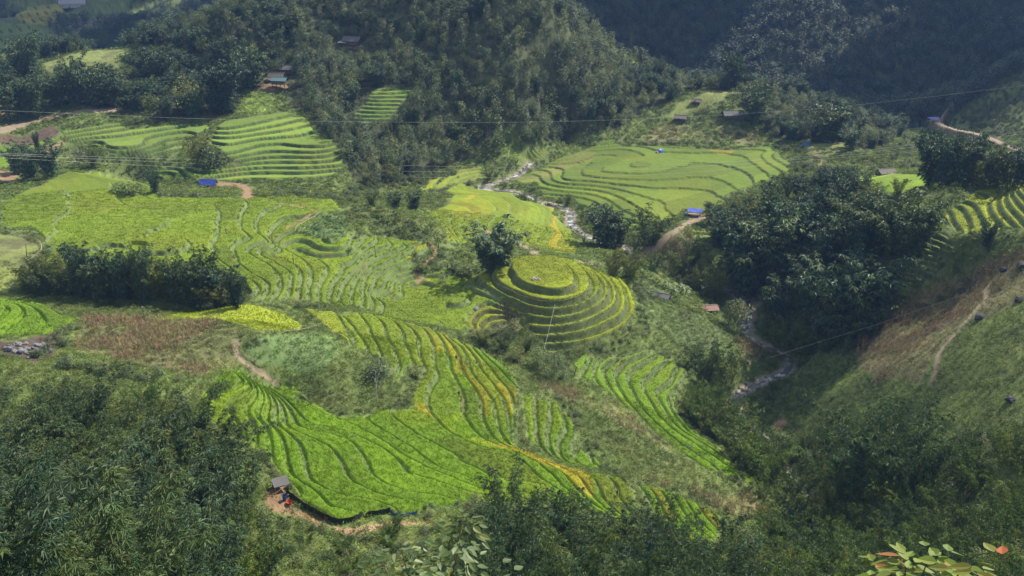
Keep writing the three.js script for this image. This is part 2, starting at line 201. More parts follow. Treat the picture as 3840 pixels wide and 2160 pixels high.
// terraces: name, label, crop, outline, step, offset, bank width, base colour, share of gold paddies, bank colour
const BANK = [0.145, 0.20, 0.068], BANKD = [0.11, 0.145, 0.048], CLAY = [0.17, 0.115, 0.07];
const zones = [
  { n: 'rice_terraces', l: 'concentric rice terraces circling the round hill in the valley', c: 'A', s: 2, o: 0, rw: 1.5, col: LIME, gold: 0, bank: BANKD, p: [20, 460, 190, 350, 420, 200, 640, 130, 900, 85, 1150, 85, 1400, 140, 1700, 260, 1950, 330, 2100, 390, 2230, 530, 2310, 720, 2290, 880, 2150, 1040, 1900, 1170, 1650, 1240, 1420, 1330, 1150, 1400, 1080, 1330, 1030, 1180, 960, 1140, 900, 1080, 860, 1000, 850, 880, 600, 700, 300, 530, 100, 450] },
  { n: 'rice_terraces', l: 'small bowl of curved rice terraces at the foot of the round hill', c: 'A', s: 1, o: 0, rw: 1.0, col: LIME, gold: 0, bank: [0.12, 0.115, 0.055], p: [30, 1060, 0, 940, 60, 840, 200, 730, 480, 650, 700, 740, 820, 820, 820, 880, 620, 910, 420, 1090, 250, 1060, 120, 1100] },
  { n: 'rice_terraces', l: 'broad western rice hillside curving into the bowl beside the round hill', c: 'S', s: 1.2, o: 10.6, rw: 1.3, col: GREEN, gold: 0, bank: BANK, p: [0, 760, 230, 655, 330, 640, 500, 680, 600, 742, 900, 742, 1100, 738, 1250, 752, 1290, 800, 1320, 899, 1440, 880, 1609, 913, 1595, 944, 1540, 977, 1535, 990, 1560, 1030, 1640, 1020, 1674, 1000, 1680, 1010, 1735, 1042, 1777, 1033, 1833, 1011, 1870, 985, 1800, 1030, 1746, 1071, 1790, 1080, 1885, 1119, 1796, 1144, 1743, 1206, 1768, 1250, 1735, 1255, 1651, 1224, 1567, 1216, 1428, 1182, 1386, 1165, 1330, 1145, 1288, 1150, 1159, 1125, 1061, 1125, 963, 1125, 930, 1106, 907, 1055, 800, 1010, 600, 1010, 400, 1010, 300, 1030, 200, 1010, 160, 990, 200, 930, 120, 860, 0, 850] },
  { n: 'rice_terraces', l: 'long bright green and gold rice terraces on the near spur', c: 'S', s: 1.2, o: 10, rw: 1.05, col: BRIGHT, gold: 0, bank: BANK, p: [1260, 1180, 1372, 1180, 1440, 1190, 1528, 1213, 1581, 1224, 1640, 1244, 1674, 1255, 1752, 1289, 1819, 1319, 1903, 1384, 1939, 1428, 1945, 1462, 1941, 1551, 1926, 1632, 1931, 1672, 2027, 1718, 2229, 1778, 2330, 1793, 2380, 1859, 2390, 1909, 2355, 1960, 2254, 1935, 2128, 1910, 2027, 1884, 1875, 1884, 1700, 1900, 1623, 1909, 1563, 1930, 1472, 1925, 1371, 1950, 1270, 1960, 1251, 1955, 1135, 1884, 1060, 1783, 1000, 1708, 888, 1632, 757, 1556, 757, 1480, 807, 1430, 883, 1386, 959, 1391, 994, 1430, 1040, 1445, 1075, 1435, 1110, 1450, 1160, 1500, 1240, 1552, 1320, 1566, 1437, 1541, 1543, 1531, 1542, 1481, 1562, 1440, 1595, 1398, 1570, 1375, 1528, 1372, 1500, 1431, 1470, 1428, 1478, 1384, 1442, 1392, 1439, 1339, 1405, 1333, 1361, 1316, 1335, 1316, 1324, 1266, 1296, 1233, 1260, 1216] },
  { n: 'rice_terraces', l: 'short upright bright green rice strips below the spur crest', c: '8', s: 1.2, o: 10, rw: 1.3, col: BRIGHT, gold: 0, bank: BANK, p: [1360, 90, 1440, 90, 1480, 130, 1600, 150, 1660, 200, 1740, 290, 1770, 400, 1740, 560, 1800, 480, 1850, 560, 1880, 530, 1950, 600, 1950, 660, 1800, 640, 1600, 590, 1480, 500, 1390, 420] },
  { n: 'rice_terraces', l: 'bending bright green rice strips above the stream', c: 'S', s: 1.2, o: 10, rw: 1.35, col: BRIGHT, gold: 0, bank: BANK, p: [2144, 1369, 2180, 1333, 2211, 1327, 2228, 1341, 2245, 1337, 2261, 1344, 2306, 1330, 2317, 1338, 2420, 1302, 2432, 1316, 2446, 1324, 2490, 1338, 2507, 1352, 2532, 1352, 2546, 1377, 2577, 1380, 2585, 1400, 2569, 1433, 2535, 1478, 2527, 1525, 2549, 1562, 2577, 1595, 2619, 1637, 2669, 1665, 2782, 1783, 2878, 1815, 2870, 1835, 2820, 1824, 2690, 1778, 2600, 1735, 2493, 1651, 2423, 1595, 2367, 1540, 2312, 1500, 2256, 1456, 2169, 1411] },
  { n: 'rice_terraces', l: 'yellow green rice paddies on the mound beside the stream bend', c: 'H', s: 0.9, o: 0.3, rw: 0.8, col: [0.175, 0.24, 0.012], gold: 0.03, bank: BANK, gate: 0.6, p: [290, 870, 620, 760, 700, 620, 580, 560, 800, 450, 1000, 510, 1200, 560, 1500, 590, 1620, 690, 1900, 740, 2080, 800, 2050, 870, 2200, 1000, 2310, 1080, 2310, 1180, 2400, 1260, 2360, 1430, 2050, 1400, 1700, 1290, 1550, 1250, 1000, 1280, 720, 1250, 620, 1250, 600, 1080, 500, 980] },
  { n: 'rice_terraces', l: 'small rice paddies under the forest edge across the stream', c: 'H', s: 0.9, o: 0.3, rw: 0.7, col: LIME, gold: 0.3, bank: BANK, p: [230, 540, 400, 400, 560, 370, 760, 340, 770, 270, 900, 240, 1100, 230, 1100, 400, 1000, 430, 830, 450, 650, 490, 460, 540] },
  { n: 'rice_terraces', l: 'sunlit yellow rice plot beside the upper stream', c: 'H', s: 0.9, o: 0.3, rw: 0.6, col: [0.26, 0.33, 0.02], gold: 0.1, bank: BANK, p: [1600, 120, 1650, 30, 1750, -30, 1960, 0, 2080, 20, 1900, 130, 1600, 230] },
  { n: 'rice_terraces', l: 'wide valley floor of green rice paddies below the knoll', c: 'S', s: 0.8, o: 0.1, rw: 0.9, col: [0.118, 0.185, 0.014], gold: 0, bank: [0.045, 0.08, 0.025], gate: 0.75, p: [1910, 672, 2020, 634, 2130, 580, 2200, 556, 2260, 525, 2300, 520, 2330, 545, 2440, 548, 2700, 562, 2760, 562, 2887, 545, 2971, 618, 2960, 640, 2915, 665, 2831, 693, 2720, 735, 2733, 755, 2650, 791, 2566, 786, 2539, 811, 2491, 831, 2343, 862, 2231, 784, 2170, 775, 2147, 744, 2078, 744, 2036, 739, 2008, 686, 1952, 691] },
  { n: 'rice_terraces', l: 'tight fan of narrow rice terraces below the stilt houses', c: '1', s: 1.25, o: 0, rw: 1.2, col: [0.16, 0.25, 0.03], gold: 0, bank: [0.045, 0.075, 0.025], p: [1600, 960, 1660, 910, 1900, 860, 2180, 820, 2300, 900, 2350, 1000, 2500, 1080, 2576, 1150, 2576, 1260, 2400, 1330, 1700, 1350, 1300, 1340, 1050, 1290, 980, 1240, 1200, 1200, 1600, 1230, 1850, 1230, 1700, 1180, 1640, 1130, 1560, 1050] },
  { n: 'rice_terraces', l: 'weedy narrow rice terraces under the bamboo beside the dirt road', c: '1', s: 1.25, o: 0, rw: 1.2, col: [0.14, 0.22, 0.03], gold: 0, bank: [0.05, 0.08, 0.03], p: [450, 980, 700, 940, 900, 910, 950, 960, 1130, 940, 1550, 905, 1560, 960, 1400, 1030, 1380, 1100, 1250, 1160, 820, 1190, 780, 1080, 500, 1050] },
  { n: 'rice_terraces', l: 'level rice pad under the brown road cutting', c: '1', s: 1.6, o: 0.2, rw: 0.8, col: BRIGHT, gold: 0, bank: BANKD, p: [-60, 1075, 380, 1020, 430, 1050, 180, 1120, 100, 1170, 90, 1240, -60, 1265] },
  { n: 'rice_terraces', l: 'small shaded stair of rice terraces in a forest clearing', c: '2', s: 1.25, o: 0, rw: 1.2, col: [0.14, 0.25, 0.03], gold: 0, bank: [0.06, 0.09, 0.03], p: [130, 930, 110, 850, 220, 740, 230, 670, 390, 655, 580, 670, 570, 710, 470, 760, 420, 900] },
  { n: 'rice_terraces', l: 'upright yellow green rice strips on the rise at the right edge', c: '6', s: 1.2, o: 0, rw: 1.3, col: LIME, gold: 0, bank: [0.07, 0.11, 0.035], p: [1960, 180, 2120, 90, 2200, 20, 2350, -10, 2700, -60, 2700, 320, 2440, 290, 2370, 310, 2220, 320, 2170, 360, 2050, 310] },
  { n: 'rice_terraces', l: 'rough overgrown strips below the upright rice strips', c: '6', s: 1.4, o: 0, rw: 1.6, col: [0.2, 0.27, 0.06], gold: 0, bank: [0.085, 0.12, 0.045], p: [1480, 640, 1560, 600, 1680, 530, 1830, 360, 1990, 310, 2050, 490, 1930, 620, 1800, 700, 1620, 760, 1500, 770] },
  { n: 'rice_terraces', l: 'bright green rice rows beside the grey boulders', c: '4', s: 0.8, o: 0, rw: 0.7, col: BRIGHT, gold: 0, bank: BRIGHT, p: [-80, 800, 120, 830, 300, 850, 460, 940, 590, 960, 440, 1040, 330, 1090, 180, 1090, -80, 1070] },
  { n: 'rice_field', l: 'rounded yellow green rice field above the corn patch', c: '4', flat: 1, s: 2.4, o: 0.6, rw: 0.01, col: [0.25, 0.31, 0.02], gold: 0, bank: BANK, p: [1160, 980, 1300, 930, 1500, 880, 1800, 860, 1960, 880, 2100, 920, 2260, 1010, 2240, 1040, 2120, 1060, 1900, 1060, 1600, 970, 1400, 970] },
  { n: 'rice_field', l: 'narrow gold tinted rice strip behind the vegetable garden', c: 'S', s: 1.2, o: 10, rw: 0.8, col: [0.24, 0.29, 0.02], gold: 0.2, bank: BANK, p: [1130, 1158, 1260, 1172, 1300, 1235, 1340, 1310, 1320, 1315, 1240, 1240] },
  { n: 'rice_field', l: 'vivid lime rice field between bamboo groves on the right', c: '3', flat: 1, s: 3, o: 0, rw: 0.01, col: [0.18, 0.29, 0.012], gold: 0, bank: BANK, p: [1290, 1330, 1550, 1290, 1840, 1310, 1870, 1360, 1700, 1447, 1420, 1400] },
  { n: 'rice_terraces', l: 'green and gold rice strips running behind the near bamboo', c: '8', s: 1.2, o: 10, rw: 0.9, col: BRIGHT, gold: 0.25, bank: BANK, p: [2200, 760, 2400, 800, 2516, 840, 2670, 910, 2846, 1000, 2846, 1090, 2766, 1250, 2746, 1400, 2556, 1380, 2500, 1150, 2300, 900] },
];
zones.push({ n: 'rice_terraces', l: 'hazy green terraces in the distant side valley', c: '1', s: 3, o: 0, rw: 3, col: [0.12, 0.19, 0.03], gold: 0, bank: [0.04, 0.06, 0.025], p: [-90, 195, 250, 205, 420, 265, 300, 310, 100, 340, -90, 440] },
  { n: 'rice_terraces', l: 'yellowish terraces in the distant side valley beside the stony river', c: '1', s: 3, o: 0, rw: 3, col: [0.24, 0.25, 0.04], gold: 0.3, bank: [0.06, 0.07, 0.025], p: [110, 110, 200, 50, 420, 10, 490, 90, 440, 130, 380, 190, 200, 190, 130, 150] });
for (const z of zones) z.out = outline(z.c, z.p);
// other ground: kind, crop, outline
const covers = [
  ['corn', '4', [640, 960, 860, 930, 1130, 980, 1400, 980, 1600, 980, 1760, 1060, 1780, 1130, 1730, 1340, 1500, 1400, 1000, 1300, 640, 1230, 500, 1150]],
  ['garden', '4', [1850, 1130, 2100, 1070, 2350, 1040, 2500, 1100, 2570, 1230, 2400, 1370, 2100, 1350, 1800, 1230]],
  ['soil', '4', [-60, 1110, 150, 1130, 370, 1080, 480, 1050, 380, 1250, 300, 1290, -60, 1210]],
  ['garden', 'D', [1830, 520, 2050, 410, 2230, 280, 2480, 320, 2530, 480, 2500, 600, 2350, 650, 2000, 610]],
  ['meadow', '4', [-60, 330, 130, 340, 290, 390, 310, 450, 220, 550, 250, 640, 150, 720, -60, 760]],
  ['corn', '8', [1400, 0, 1600, 30, 1900, 120, 2100, 200, 2250, 340, 2400, 470, 2520, 560, 2450, 540, 2250, 420, 2050, 300, 1850, 220, 1650, 130]],
  ['corn', '9', [-300, 700, 0, 800, 200, 820, 520, 830, 640, 900, 650, 1010, 400, 1000, 100, 830, -200, 760]],
  ['dry', '6', [1480, 940, 1700, 800, 2000, 640, 2300, 540, 2500, 470, 2700, 400, 2700, 760, 2450, 880, 2300, 960, 2150, 1000, 1950, 1160, 1850, 1447, 1450, 1440, 1300, 1250, 1350, 1050]],
  ['bean', '6', [2700, 760, 2700, 1500, 1900, 1500, 1950, 1200, 2150, 1000, 2300, 960, 2450, 880]],
  ['bean', '9', [1900, 0, 2700, 0, 2700, 560, 2300, 420, 1900, 380, 1800, 200]],
  ['corn', '6', [420, 1080, 700, 1130, 740, 1220, 560, 1320, 470, 1260]],
  ['corn', '5', [2330, 460, 2576, 330, 2640, 420, 2660, 560, 2576, 600, 2300, 560, 2060, 600, 1960, 580, 2200, 520]],
  ['slope', '6', [-300, 700, -100, 720, 100, 860, 260, 1000, 400, 1080, 380, 1250, 100, 1270, -100, 1050, -300, 880]],
  ['corn', 'F', [-200, 480, 0, 300, 150, 230, 500, 250, 880, 440, 1000, 500, 500, 470, 0, 500]],
  ['corn', 'F', [850, 260, 1100, 260, 1450, 330, 1480, 480, 1200, 520, 900, 440]],
  ['corn', 'F', [-100, 700, 150, 645, 400, 665, 700, 720, 920, 715, 900, 750, 700, 760, 480, 840, 400, 790, 200, 710, 100, 750, -100, 760]],
  ['meadow', '3', [0, 900, -100, 880, 0, 770, 150, 700, 330, 670, 480, 690, 330, 760, 250, 800, 100, 850]],
  ['meadow', '1', [330, 450, 560, 390, 750, 350, 980, 330, 960, 400, 900, 470, 880, 550, 600, 600, 400, 560, 310, 530]],
  ['meadow', 'F', [2030, 520, 2300, 490, 2640, 480, 2640, 590, 2300, 680, 2100, 640]],
  ['litgrass', '2', [1140, 980, 1200, 1000, 1300, 1130, 1390, 1150, 1350, 1230, 1240, 1160, 1150, 1080]],
  ['litgrass', '1', [1750, 840, 1800, 740, 1950, 680, 2060, 740, 2080, 820, 1900, 850]],
  ['cut', '1', [-60, 1005, 400, 930, 430, 1030, -60, 1062]],
  ['clay', '1', [-60, 755, 100, 780, 210, 840, -60, 900]], ['clay', '1', [-60, 1255, 100, 1280, 170, 1340, 80, 1370, -60, 1330]], ['clay', '1', [305, 1110, 480, 1050, 492, 1080, 350, 1145]],
  ['clay', '1', [1900, 600, 2100, 620, 2140, 660, 1950, 680]], ['clay', '2', [-20, 325, 150, 330, 180, 345, 0, 350]],
  ['clay', '1', [1690, 220, 1850, 130, 1840, 170, 1760, 240]],
  ['cut', '3', [1990, 915, 2060, 880, 2120, 890, 2250, 920, 2440, 980, 2430, 1025, 2250, 985, 2060, 935]],
  ['clay', '8', [-40, 1085, 300, 1035, 500, 1035, 800, 1035, 780, 1060, 500, 1095, 200, 1125, -40, 1125]],
  ['clay', '7', [2000, 800, 2080, 740, 2130, 800, 2170, 900, 2260, 990, 2490, 1080, 2400, 1110, 2200, 1040, 2080, 1010, 1990, 960, 1960, 880]],
  ['clay', 'F', [2090, 590, 2220, 640, 2300, 700, 2310, 780, 2270, 870, 2240, 840, 2270, 700, 2120, 640]],
  ['clay', '3', [40, 175, 190, 160, 185, 200, 60, 205].map((v, i) => i % 2 ? v + 710 / 0.5046 * 0 + 0 : v)],
].filter((c) => !(c[1] === '3' && c[0] === 'clay'));
covers.push(['pebble', '1', [500, 190, 570, 110, 640, 90, 720, 80, 900, 40, 920, 75, 700, 120, 620, 200, 520, 240]]);
covers.push(['clay', '6', [75, 190, 180, 165, 190, 200, 90, 225]]);
covers.push(['pebble', '6', [400, 770, 520, 760, 620, 840, 560, 900, 430, 850]], ['clay', '9', [690, 320, 820, 240, 830, 340, 740, 400]], ['clay', '9', [440, 905, 560, 905, 630, 940, 480, 945]]);
const tints = [ // ripening and young rice: crop, outline, colour, strength
  ['F', [750, 590, 850, 530, 950, 525, 1040, 540, 1150, 590, 1080, 650, 900, 640], GOLD, 0.7], ['E', [300, 410, 700, 290, 1000, 130, 1280, 20, 1420, 50, 1380, 150, 1100, 250, 800, 400, 760, 430, 430, 460], [0.2, 0.205, 0.05], 0.7],
  ['H', [600, 850, 900, 760, 1150, 760, 1250, 850, 1150, 920, 950, 970, 800, 930], [0.26, 0.255, 0.016], 0.6], ['H', [840, 720, 900, 640, 1120, 600, 1000, 660], GOLD, 0.9], ['H', [1050, 740, 1280, 675, 1150, 750], GOLD, 0.9], ['H', [1950, 1190, 2350, 1200, 2390, 1420, 2000, 1350], [0.24, 0.25, 0.015], 0.5],
  ['H', [480, 980, 560, 990, 700, 1080, 700, 1240, 620, 1240, 600, 1080], [0.32, 0.31, 0.02], 0.7], ['B', [990, 160, 1240, 180, 1180, 330, 1000, 410, 900, 380, 1050, 280], [0.33, 0.33, 0.015], 0.9], ['B', [1170, 720, 1200, 640, 1440, 500, 1490, 520, 1300, 660, 1290, 780, 1500, 790, 1300, 810], [0.3, 0.3, 0.02], 0.8],
  ['C', [0, 60, 400, 60, 960, 190, 1360, 300, 1480, 560, 1480, 850, 1300, 1000, 1260, 1400, 1040, 1300, 1020, 1050, 1200, 800, 1110, 780, 960, 700, 850, 970, 750, 960, 650, 830, 640, 640, 420, 600, 250, 560, 0, 200], [0.175, 0.235, 0.012], 0.9],
  ['C', [1300, 600, 1480, 620, 1500, 850, 1650, 1000, 1930, 1130, 1940, 1449, 1350, 1449, 1260, 1250, 1260, 1080, 1380, 950], [0.125, 0.2, 0.012], 0.85],
  ['C', [1360, 310, 1480, 340, 1700, 600, 1830, 900, 2080, 1180, 2080, 1449, 1950, 1449, 1950, 1250, 1800, 1000, 1700, 880, 1560, 860, 1560, 700, 1480, 560, 1430, 430], GOLD, 0.62], ['C', [1150, 240, 1300, 300, 1440, 470, 1450, 600, 1320, 590, 1280, 400], GOLD, 0.45], ['C', [2150, 950, 2450, 1080, 2400, 1449, 2290, 1449, 2260, 1250, 2100, 1000], GOLD, 0.6],
  ['C', [1500, 380, 1800, 480, 2250, 900, 2150, 1000, 2280, 1449, 2140, 1449, 2080, 1200, 1850, 900], [0.2, 0.245, 0.014], 0.8],
  ['8', [530, 180, 640, 170, 760, 290, 900, 390, 1100, 460, 1300, 490, 1600, 600, 1850, 670, 1900, 750, 1920, 850, 1900, 900, 1800, 830, 1700, 720, 1500, 620, 1300, 540, 1000, 450, 760, 340, 600, 240], GOLD, 0.75], ['8', [700, 400, 1300, 560, 1500, 700, 1700, 900, 1300, 800, 1000, 620], [0.16, 0.225, 0.012], 0.8], ['8', [1880, 700, 2150, 740, 2220, 900, 2100, 1000, 1950, 900], [0.165, 0.2, 0.014], 0.8],
  ['9', [40, 1220, 250, 1400, 100, 1400, 20, 1300], GOLD, 0.5], ['6', [2200, 20, 2576, -10, 2700, 150, 2500, 300, 2300, 250], [0.29, 0.33, 0.02], 0.5],
].map(([c, p, col, k]) => ({ out: outline(c, p), col, k }));
const near = (a) => { const w = a.map((q) => { const p = onLand(q[0], q[1]); return q.length > 2 ? [q[0], q[1]] : [p[0], p[1]]; }); return { w, x0: Math.min(...w.map((p) => p[0])), x1: Math.max(...w.map((p) => p[0])), z0: Math.min(...w.map((p) => p[1])), z1: Math.max(...w.map((p) => p[1])) }; };
const forestHill = near([[840, 40], [-172, -570, 1], [-180, -640, 1], [-110, -690, 1], [20, -700, 1], [70, -650, 1], [2150, 60], [2250, 155], [2400, 250], [2450, 290], [2350, 400], [2300, 470], [2240, 500], [2150, 510], [2060, 540], [1970, 545], [1930, 480], [1860, 500], [1750, 610], [1600, 650], [1500, 690], [1380, 700], [1300, 640], [1250, 540], [1160, 440], [1100, 405], [1060, 340], [960, 350], [880, 300], [760, 240], [700, 180], [720, 100]]);
const farMountain = (() => { const w = [[20, -690], [120, -650], [290, -615], [360, -640], [430, -600], [700, -620], [760, -1120], [20, -1120]]; return { w, x0: 20, x1: 760, z0: -1120, z1: -600 }; })();
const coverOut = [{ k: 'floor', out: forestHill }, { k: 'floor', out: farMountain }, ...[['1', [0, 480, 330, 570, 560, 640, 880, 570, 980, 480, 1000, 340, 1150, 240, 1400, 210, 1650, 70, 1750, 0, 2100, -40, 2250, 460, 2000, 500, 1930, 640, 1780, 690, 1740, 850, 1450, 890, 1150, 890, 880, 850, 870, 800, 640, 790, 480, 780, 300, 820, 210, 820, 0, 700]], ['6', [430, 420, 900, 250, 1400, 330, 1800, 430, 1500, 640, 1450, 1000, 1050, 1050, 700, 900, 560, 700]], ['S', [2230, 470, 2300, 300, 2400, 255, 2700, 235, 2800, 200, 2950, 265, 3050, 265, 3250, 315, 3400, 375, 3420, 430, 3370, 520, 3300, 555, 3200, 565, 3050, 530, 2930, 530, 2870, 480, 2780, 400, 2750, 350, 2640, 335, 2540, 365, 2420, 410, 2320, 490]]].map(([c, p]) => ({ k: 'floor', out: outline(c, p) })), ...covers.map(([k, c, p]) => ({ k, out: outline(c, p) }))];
// roads and paths: crop, width, kind, points
const tracks = [
  ['dirt_road', '1', 5.5, 'road', [-120, 985, 0, 965, 150, 930, 300, 890, 480, 850, 650, 830, 860, 815]],
  ['dirt_track', 'S', 4.5, 'clay', [828, 689, 880, 692, 905, 697, 922, 712, 925, 742]],
  ['dirt_track', 'S', 3.0, 'road', [1830, 870, 1855, 880, 1936, 907, 1965, 922, 1997, 942, 2080, 970, 2178, 985, 2239, 990]],
  ['dirt_track', 'S', 4.6, 'road', [2640, 815, 2590, 833, 2540, 862, 2480, 905, 2430, 935, 2380, 960]],
  ['foot_path', 'B', 1.0, 'clay', [1255, 165, 1330, 270, 1330, 350, 1250, 400, 1195, 465]],
  ['foot_path', 'B', 1.0, 'clay', [1070, 590, 1150, 650, 1095, 715]],
  ['foot_path', '4', 0.8, 'road', [1760, 1130, 1750, 1200, 1790, 1270, 1880, 1330, 1960, 1370, 2000, 1410, 2050, 1440]],
  ['foot_path', '6', 0.8, 'road', [2500, 570, 2450, 600, 2380, 660, 2300, 720, 2300, 800, 2220, 900, 2150, 980, 2000, 1150, 1950, 1210, 1920, 1350, 1890, 1447]],
  ['dirt_road', '3', 5.5, 'road', [2030, 780, 1970, 850, 1925, 900, 1980, 935, 2100, 970, 2250, 1000, 2350, 1040, 2440, 1075, 2576, 1120]],
  ['foot_path', 'D', 0.9, 'clay', [1460, 130, 1700, 165, 1850, 185, 1960, 215]], ['foot_path', 'D', 0.9, 'clay', [2100, 245, 2050, 290, 1850, 400, 1690, 505]],
];
const trackLines = tracks.map(([n, c, w, k, a]) => { const q = []; for (let i = 0; i < a.length; i += 2) { const p = onLand(...px(c, a[i], a[i + 1])); q.push(new THREE.Vector3(p[0], 0, p[1])); } const cv = new THREE.CatmullRomCurve3(q, false, 'centripetal'), pts = cv.getSpacedPoints(Math.max(6, Math.round(cv.getLength() / 2.5))); return { n, w, k, pts, x0: Math.min(...pts.map((p) => p.x)) - 9, x1: Math.max(...pts.map((p) => p.x)) + 9, z0: Math.min(...pts.map((p) => p.z)) - 9, z1: Math.max(...pts.map((p) => p.z)) + 9 }; });
const nearLine = (pts, x, z) => { let d = 1e9, at = 0; for (let i = 1; i < pts.length; i++) { const a = pts[i - 1], b = pts[i], ex = b.x - a.x, ez = b.z - a.z, t = Math.min(1, Math.max(0, ((x - a.x) * ex + (z - a.z) * ez) / (ex * ex + ez * ez + 1e-9))), q = (x - a.x - ex * t) ** 2 + (z - a.z - ez * t) ** 2; if (q < d) { d = q; at = mix(a.y, b.y, t); } } return [Math.sqrt(d), at]; };
const streamPts = streamCurve.getSpacedPoints(160), streamBox = { x0: Math.min(...streamPts.map((p) => p.x)) - 12, x1: Math.max(...streamPts.map((p) => p.x)) + 12, z0: Math.min(...streamPts.map((p) => p.z)) - 12, z1: Math.max(...streamPts.map((p) => p.z)) + 12 };

// ---------------------------------------------------------------- the ground sheet
const NC = 900, zs = [];
for (let z = 60; z > -1420;) { zs.push(z); z -= z > -95 ? 1.6 : z > -140 ? 0.7 : z > -345 ? 0.41 : z > -520 ? 0.8 : Math.min(9, 1.2 + (-520 - z) * 0.02); }
const NR = zs.length, NV = NR * (NC + 1), halfW = (z) => 0.588 * Math.abs(z) + 22;
const gx = new Float32Array(NV), gy = new Float32Array(NV), base = new Float32Array(NV), gcol = new Float32Array(NV * 3), zoneOf = new Int16Array(NV).fill(-1), levelOf = new Int16Array(NV), kindOf = new Uint8Array(NV), rice = new Float32Array(NV);
for (let r = 0, v = 0; r < NR; r++) for (let c = 0; c <= NC; c++, v++) { const z = zs[r], x = (c / NC * 2 - 1) * halfW(z); gx[v] = x; base[v] = land(x, z); }
console.log('verts', NV, NR);
const KIND = { scrub: 0, rice: 1, bank: 2, corn: 3, garden: 4, soil: 5, meadow: 6, dry: 7, bean: 8, slope: 9, litgrass: 10, cut: 11, clay: 12, road: 13, bed: 14, pebble: 15, floor: 16 };
const KCOL = { scrub: [0.118, 0.158, 0.043], corn: [0.15, 0.17, 0.06], garden: [0.135, 0.20, 0.07], soil: [0.085, 0.06, 0.045], meadow: [0.17, 0.205, 0.055], dry: [0.16, 0.16, 0.07], bean: [0.12, 0.158, 0.04], slope: [0.14, 0.195, 0.065], litgrass: [0.2, 0.27, 0.07], cut: [0.12, 0.08, 0.055], clay: [0.29, 0.19, 0.11], road: [0.30, 0.235, 0.17], bed: [0.27, 0.235, 0.19], pebble: [0.25, 0.23, 0.2], floor: [0.07, 0.085, 0.035] };
